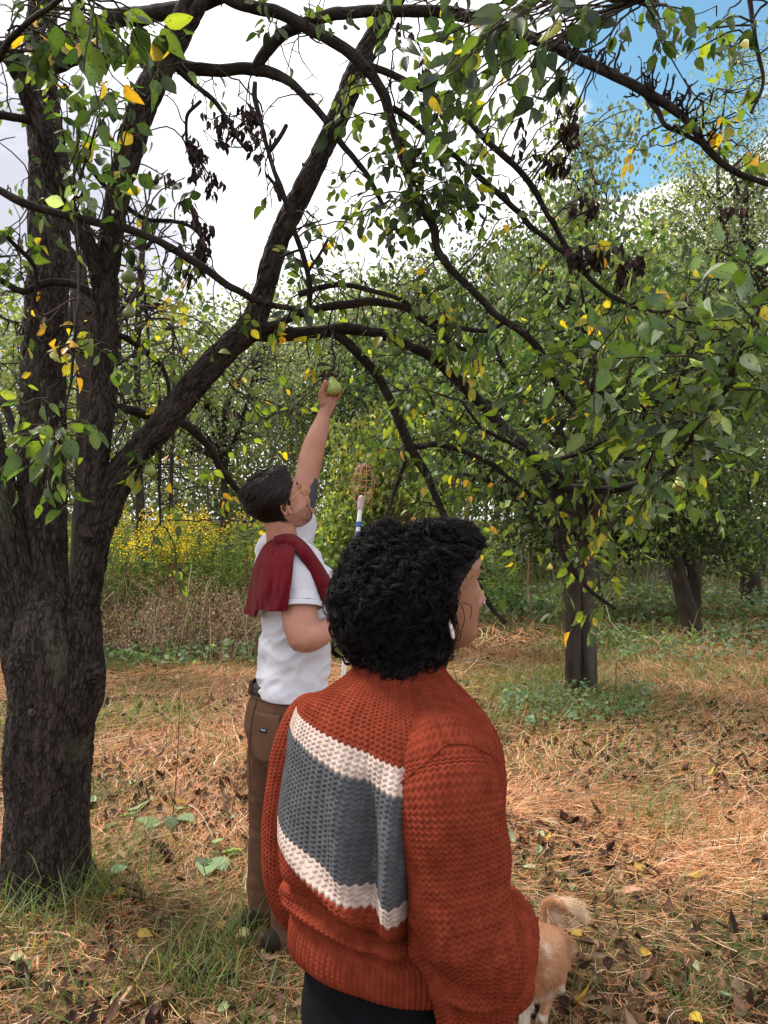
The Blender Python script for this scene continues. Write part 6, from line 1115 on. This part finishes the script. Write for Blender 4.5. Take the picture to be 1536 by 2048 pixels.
def dogcol(p):
    u = p[:, 0]/p[:, 1]*F+CX; v = CY-(p[:, 2]-H)/p[:, 1]*F; c = np.broadcast_to(TAN, (len(p), 3)).copy(); k = smooth01((fbm(p*14, 3, 5)+.15)*1.5)[:, None]; c = c*(1-k*.5)+CRM*k*.5
    leg_ = smooth01((.155-p[:, 2])/.05)[:, None]*.55; c = c*(1-leg_)+CRM*leg_
    w = np.maximum(smooth01((.034-p[:, 2])/.008), smooth01((2.40-p[:, 1])/.04)*smooth01((.17-p[:, 2])/.04))[:, None]; c = c*(1-w)+WHT*w
    s_ = np.exp(-((u-1090)/8)**2-((v-1900)/12)**2)[:, None]*(p[:, 1] < 2.47)[:, None]*.8; return c*(1-s_)+WHT*s_
M['fur'] = mat('fur', .8, .15, sheen=.2)
bodyo = m.build('body', M['fur'], dog); vox(bodyo, .0045, 5)
# bake the coat colours onto the smooth surface and keep it as a plain mesh
dgp = bpy.context.evaluated_depsgraph_get(); me = bpy.data.meshes.new_from_object(bodyo.evaluated_get(dgp)); co = np.empty(len(me.vertices)*3, np.float32); me.vertices.foreach_get('co', co); co = co.reshape(-1, 3).astype(float)
no = np.empty(len(me.vertices)*3, np.float32); me.vertices.foreach_get('normal', no); no = no.reshape(-1, 3).astype(float)
bodyo.modifiers.clear(); old = bodyo.data; bodyo.data = me
if 'col' in me.attributes: me.attributes.remove(me.attributes['col'])
a_ = me.attributes.new('col', 'FLOAT_COLOR', 'POINT'); a_.data.foreach_set('color', np.c_[dogcol(co), np.ones(len(co))].astype(np.float32).ravel())
if not me.materials: me.materials.append(M['fur'])
n = 30000; k = R.integers(0, len(co), n); p, nn_ = co[k], no[k]; back = np.array([.12, .98, -.1]); flow = back*.7+np.array([0, 0, -.9]); flow = flow-nn_*(flow*nn_).sum(1, keepdims=True); thigh = smooth01((p[:, 2]-.07)/.04)
dr = unit(nn_*.35+unit(flow)+rdir(n)*.15); Ln = (.006+.013*thigh*R.random(n))*np.where(p[:, 1] < 2.40, 1.7, 1); s = np.linspace(0, 1, 4)[None, :, None]
hp = p[:, None]+dr[:, None]*s*Ln[:, None, None]+np.array([0, 0, -1.])*(s**2)*Ln[:, None, None]*.25
m = MB(); V, Fq = many_tubes(hp, np.array([.0007, .0006, .0005, .0002]), 3); m.add(V, Fq, np.repeat(np.clip(dogcol(p)*(1+R.normal(0, .13, (n, 1))), 0, .95), 12, 0))
tl = catmull(np.array([np.r_[p, r] for p, r in TAIL]), 60); n = 5200; k = R.integers(14, 60, n); b0 = tl[k, :3]; o3 = rdir(n); w = (k/60.)
dr = unit(o3*(.30+.25*(k < 40))[:, None]+np.array([1.0, -.1, -.25])*w[:, None]+np.array([-.1, 0, .8])*(1-w)[:, None]*(k > 22)[:, None]); Ln = R.uniform(.018, .042, n)*(1+.8*(k > 40))*(1+.3*(k < 34)); s = np.linspace(0, 1, 6)[None, :, None]
hp = b0[:, None]+dr[:, None]*s*Ln[:, None, None]+np.array([.35, 0, -.5])*(s**2)*Ln[:, None, None]*.6
V, Fq = many_tubes(hp, np.array([.0008, .0008, .0007, .0006, .0004, .0002]), 3); m.add(V, Fq, np.repeat(np.clip(np.array([.74, .52, .34])[None]*(1+R.normal(0, .12, (n, 1))), 0, .95), 18, 0)); m.build('fur', M['fur'], dog)

# ------------------------------------------------------------------ small plants and sticks on the floor
def burdock(px, py, n, sz, label, tone=(.16, .24, .12), spread=.12, hgt=.06):
    x, y = G(px, py); z = float(gz(np.array([x]), np.array([y]))[0]); root = empty('broadleaf_weed', (x, y, z), label, 'weed', None)
    for k in range(n):
        m = MB(); st = m
        a = R.uniform(0, 6.28); r = spread*R.uniform(.3, 1); b = np.array([x+math.cos(a)*r, y+math.sin(a)*r, z+hgt*R.uniform(.4, 1.2)]); L_ = sz*R.uniform(.6, 1.15); ax = unit(np.array([math.cos(a), math.sin(a), R.uniform(-.2, .25)]))
        V, Fq, cc = leaves(b[None], ax[None], unit(np.array([[R.normal()*.25, R.normal()*.25-.1, 1.]])), L_, L_*.85, pal([tone, np.array(tone)*1.3, np.array(tone)*.75], (1, 1, 1), 1), .2, .15, rows=8)
        V = V+.05*sz*fbm(V*28, 2, k)[:, None]*np.array([.5, .5, 1.3]); m.add(V, Fq, cc); V, Fq, bk = tube(catmull(np.array([[x, y, z, .003], [(x+b[0])/2, (y+b[1])/2, z+hgt*.8, .0028], [*b, .0022]]), 7), 6); st.add(V, Fq, (.2, .22, .1)); m.build('leaf', M['leaf_far'], root)
for a in ((345, 1645, 5, .13, 'broad pale green weed leaf beside the tall red stem'), (275, 1648, 4, .13, 'flat broad green leaf lying on the straw just left of the tall red stem'), (415, 1725, 6, .11, 'weed with grey green crinkled leaves in front of the man\'s legs'), (210, 1772, 5, .09, 'pale weed at the foot of the big trunk, beside the yellow fallen leaf'),
          (300, 1262, 12, .22, 'large leaved weed at the foot of the dried bank'), (345, 1240, 9, .26, 'tallest large leaved weed at the foot of the dried bank'), (255, 1285, 9, .2, 'large leaved weed nearest to the big trunk'), (1170, 1440, 12, .10, 'bright weed in front of the split trunk'), (1085, 1450, 9, .08, 'small weed left of the split trunk, by the jumper'), (1160, 1338, 5, .05, 'little green sprout at the base of the split trunk'), (60, 1985, 4, .07, 'pale green leaves lying in the bottom left corner'), (1250, 1425, 9, .11, 'weed to the right of the split trunk')):
    burdock(*a, spread=.1 if a[3] < .15 else .3, hgt=.05 if a[3] < .15 else .3)
def stick(pts, r, label, col=(.30, .17, .09), name='fallen_twig', cat='twig', n=40, tex='straw', knots=0.):
    A = catmull(np.array([np.r_[q, r] for q in pts]), n); A[:, 3] = np.linspace(r, r*.5, n); A[:, :3] += R.normal(0, r*.25, (n, 3)); m = MB()
    A[:, 3] *= 1+knots*np.abs(np.sin(np.arange(n)*.9)); V, Fq, bk = tube(A, 9, cap=True); m.add(V, Fq, np.clip(np.array(col)*(1+.3*fbm(V*40, 2, 3))[:, None], 0, 1), bk); return m, A, tag(m.build(name, M['bark_far'] if tex == 'bark' else M['straw']), label, cat)
def GP(px, py, h=.02): x, y = G(px, py); return np.array([x, y, float(gz(np.array([x]), np.array([y]))[0])+h])
b0 = GP(345, 1650); tp = P(362, 1352, b0[1]-.05); m_, A, o_ = stick([b0, b0*.6+tp*.4+np.array([.006, 0, 0]), tp], .003, 'tall thin red dead stem standing alone in the straw', (.16, .05, .04), 'dead_stem', 'stem')
stick([GP(-20, 1885), GP(60, 1880, .03), GP(125, 1882, .035), GP(170, 1900, .02)], .006, 'tan fallen stick at the bottom left edge', (.50, .30, .17))
stick([GP(35, 1905), GP(60, 1945, .03)], .007, 'short broken orange stick under the longer tan one', (.5, .27, .14)); stick([GP(76, 1925), GP(75, 1955, .03)], .006, 'short upright peg of stick beside the broken orange one', (.5, .27, .14))
stick([GP(368, 1612), GP(400, 1650, .06), GP(430, 1690, .02)], .004, 'thin pale twig slanting down to the grey green weed', (.42, .33, .24)); stick([GP(262, 1985), GP(240, 2020, .03), GP(215, 2047, .01)], .007, 'orange split stick near the bottom edge', (.55, .33, .2))
stick([GP(330, 1895), GP(300, 1940, .06), GP(275, 1975, .03)], .004, 'light brown stick rising over dark leaves near the bottom', (.45, .3, .2))
stick([GP(890, 1322, .06), GP(950, 1335, .1), GP(1010, 1350, .12), GP(1075, 1360, .06)], .007, 'long grey twig lying behind the woman\'s neck', (.20, .15, .13)); 
c0 = GP(1232, 1390); stick([c0, P(1235, 1322, c0[1]), P(1262, 1350, c0[1]+.1), GP(1300, 1400)], .006, 'bent twig arching right of the split trunk', (.16, .11, .09))
c0 = GP(1060, 1235); stick([c0, P(1056, 1170, c0[1]), P(1058, 1105, c0[1])], .016, 'pale peeled sapling stem standing in the clearing', (.45, .27, .18), 'sapling', 'sapling'); 
c1 = P(1056, 1165, c0[1]); stick([c1, P(1020, 1130, c0[1]), P(1000, 1100, c0[1])], .008, 'thin side stem leaning from the pale peeled sapling', (.35, .24, .17), 'side_stem', 'stem')
for (ps, lab) in (((( 160, 1440), (190, 1428), (222, 1415), (262, 1402)), 'dark seedy dock stalk lying right of the big trunk'), (((255, 1402), (290, 1405), (320, 1408), (345, 1405)), 'second dark seedy stalk, at the end of the first'), (((290, 1692), (310, 1705), (330, 1720), (342, 1740)), 'dark red seed stalk in front of the flat broad leaves')):
    pts = [GP(a, b_, .05) for a, b_ in ps]; A = catmull(np.array([np.r_[q, .003] for q in pts]), 30); root = empty('seed_stalk', tuple(A[0, :3]), lab, 'seed stalk'); m = MB(); V, Fq, bk = tube(A, 6, cap=True); m.add(V, Fq, (.10, .05, .04)); m.build('stem', M['straw'], root); m = MB(); k = R.integers(6, 30, 90); q = A[k, :3]+R.normal(0, .009, (90, 3))
    V, Fq, cc = quads(q, rdir(90), rdir(90), .018, .014, pal([(.045, .025, .025), (.09, .04, .035)], (1, 1), 90), fold=.6); m.add(V, Fq, cc); m.build('seeds', M['dead'], root)
for px, py, d_, lab in ((250, 1797, 0, 'large yellow pear leaf lying right of the big trunk'), (262, 1770, 0, 'smaller yellow leaf just above the large fallen one'), (440, 1862, 0, 'yellow leaf lying left of the man\'s foot'), (500, 1880, 0, 'pale round leaf by the man\'s foot'), (275, 1885, 0, 'faded yellow leaf in the straw at the lower left'), (20, 1935, 0, 'pale green leaf at the left bottom edge'), (1290, 1756, 0, 'orange yellow leaf in the straw at the right'), (1403, 1768, 0, 'small yellow leaf farthest right in the straw'), (1163, 1893, 0, 'yellow leaf lying just right of the dog'), (1268, 1745, 0, 'small yellow leaf above the orange yellow one')):
    c = GP(px, py, .035); m = MB(); cl = (.38, .25, .05) if 'pale' not in lab else (.55, .52, .28); L_ = .055
    V, Fq, cc = leaves(c[None], np.array([[R.normal(), R.normal()*.4, .1]]), np.array([[.1*R.normal(), -.35, 1.]]), L_, .042, np.array([cl]), .25, .3, rows=8); m.add(V, Fq, cc); tag(m.build('fallen_leaf', M['leaf_far']), lab, 'leaf')

# ------------------------------------------------------------------ groups of repeats
GR = {'fallen_leaf': 'single fallen leaves on the orchard floor', 'fallen_twig': 'sticks lying on the orchard floor', 'broadleaf_weed': 'broad leaved weeds on the orchard floor', 'seed_stalk': 'dark seed stalks in the straw',
      'pear': 'pears', 'bare_tree': 'thin bare trees behind the big pear tree'}
for o in list(C.objects):
    if o.parent is None and 'category' in o and o.name.split('.')[0] in GR: o['group'] = GR[o.name.split('.')[0]]
    elif o.parent is None and 'category' in o and o['category'] == 'tree' and o is not pear and 'group' not in o: o['group'] = 'trees behind the clearing'
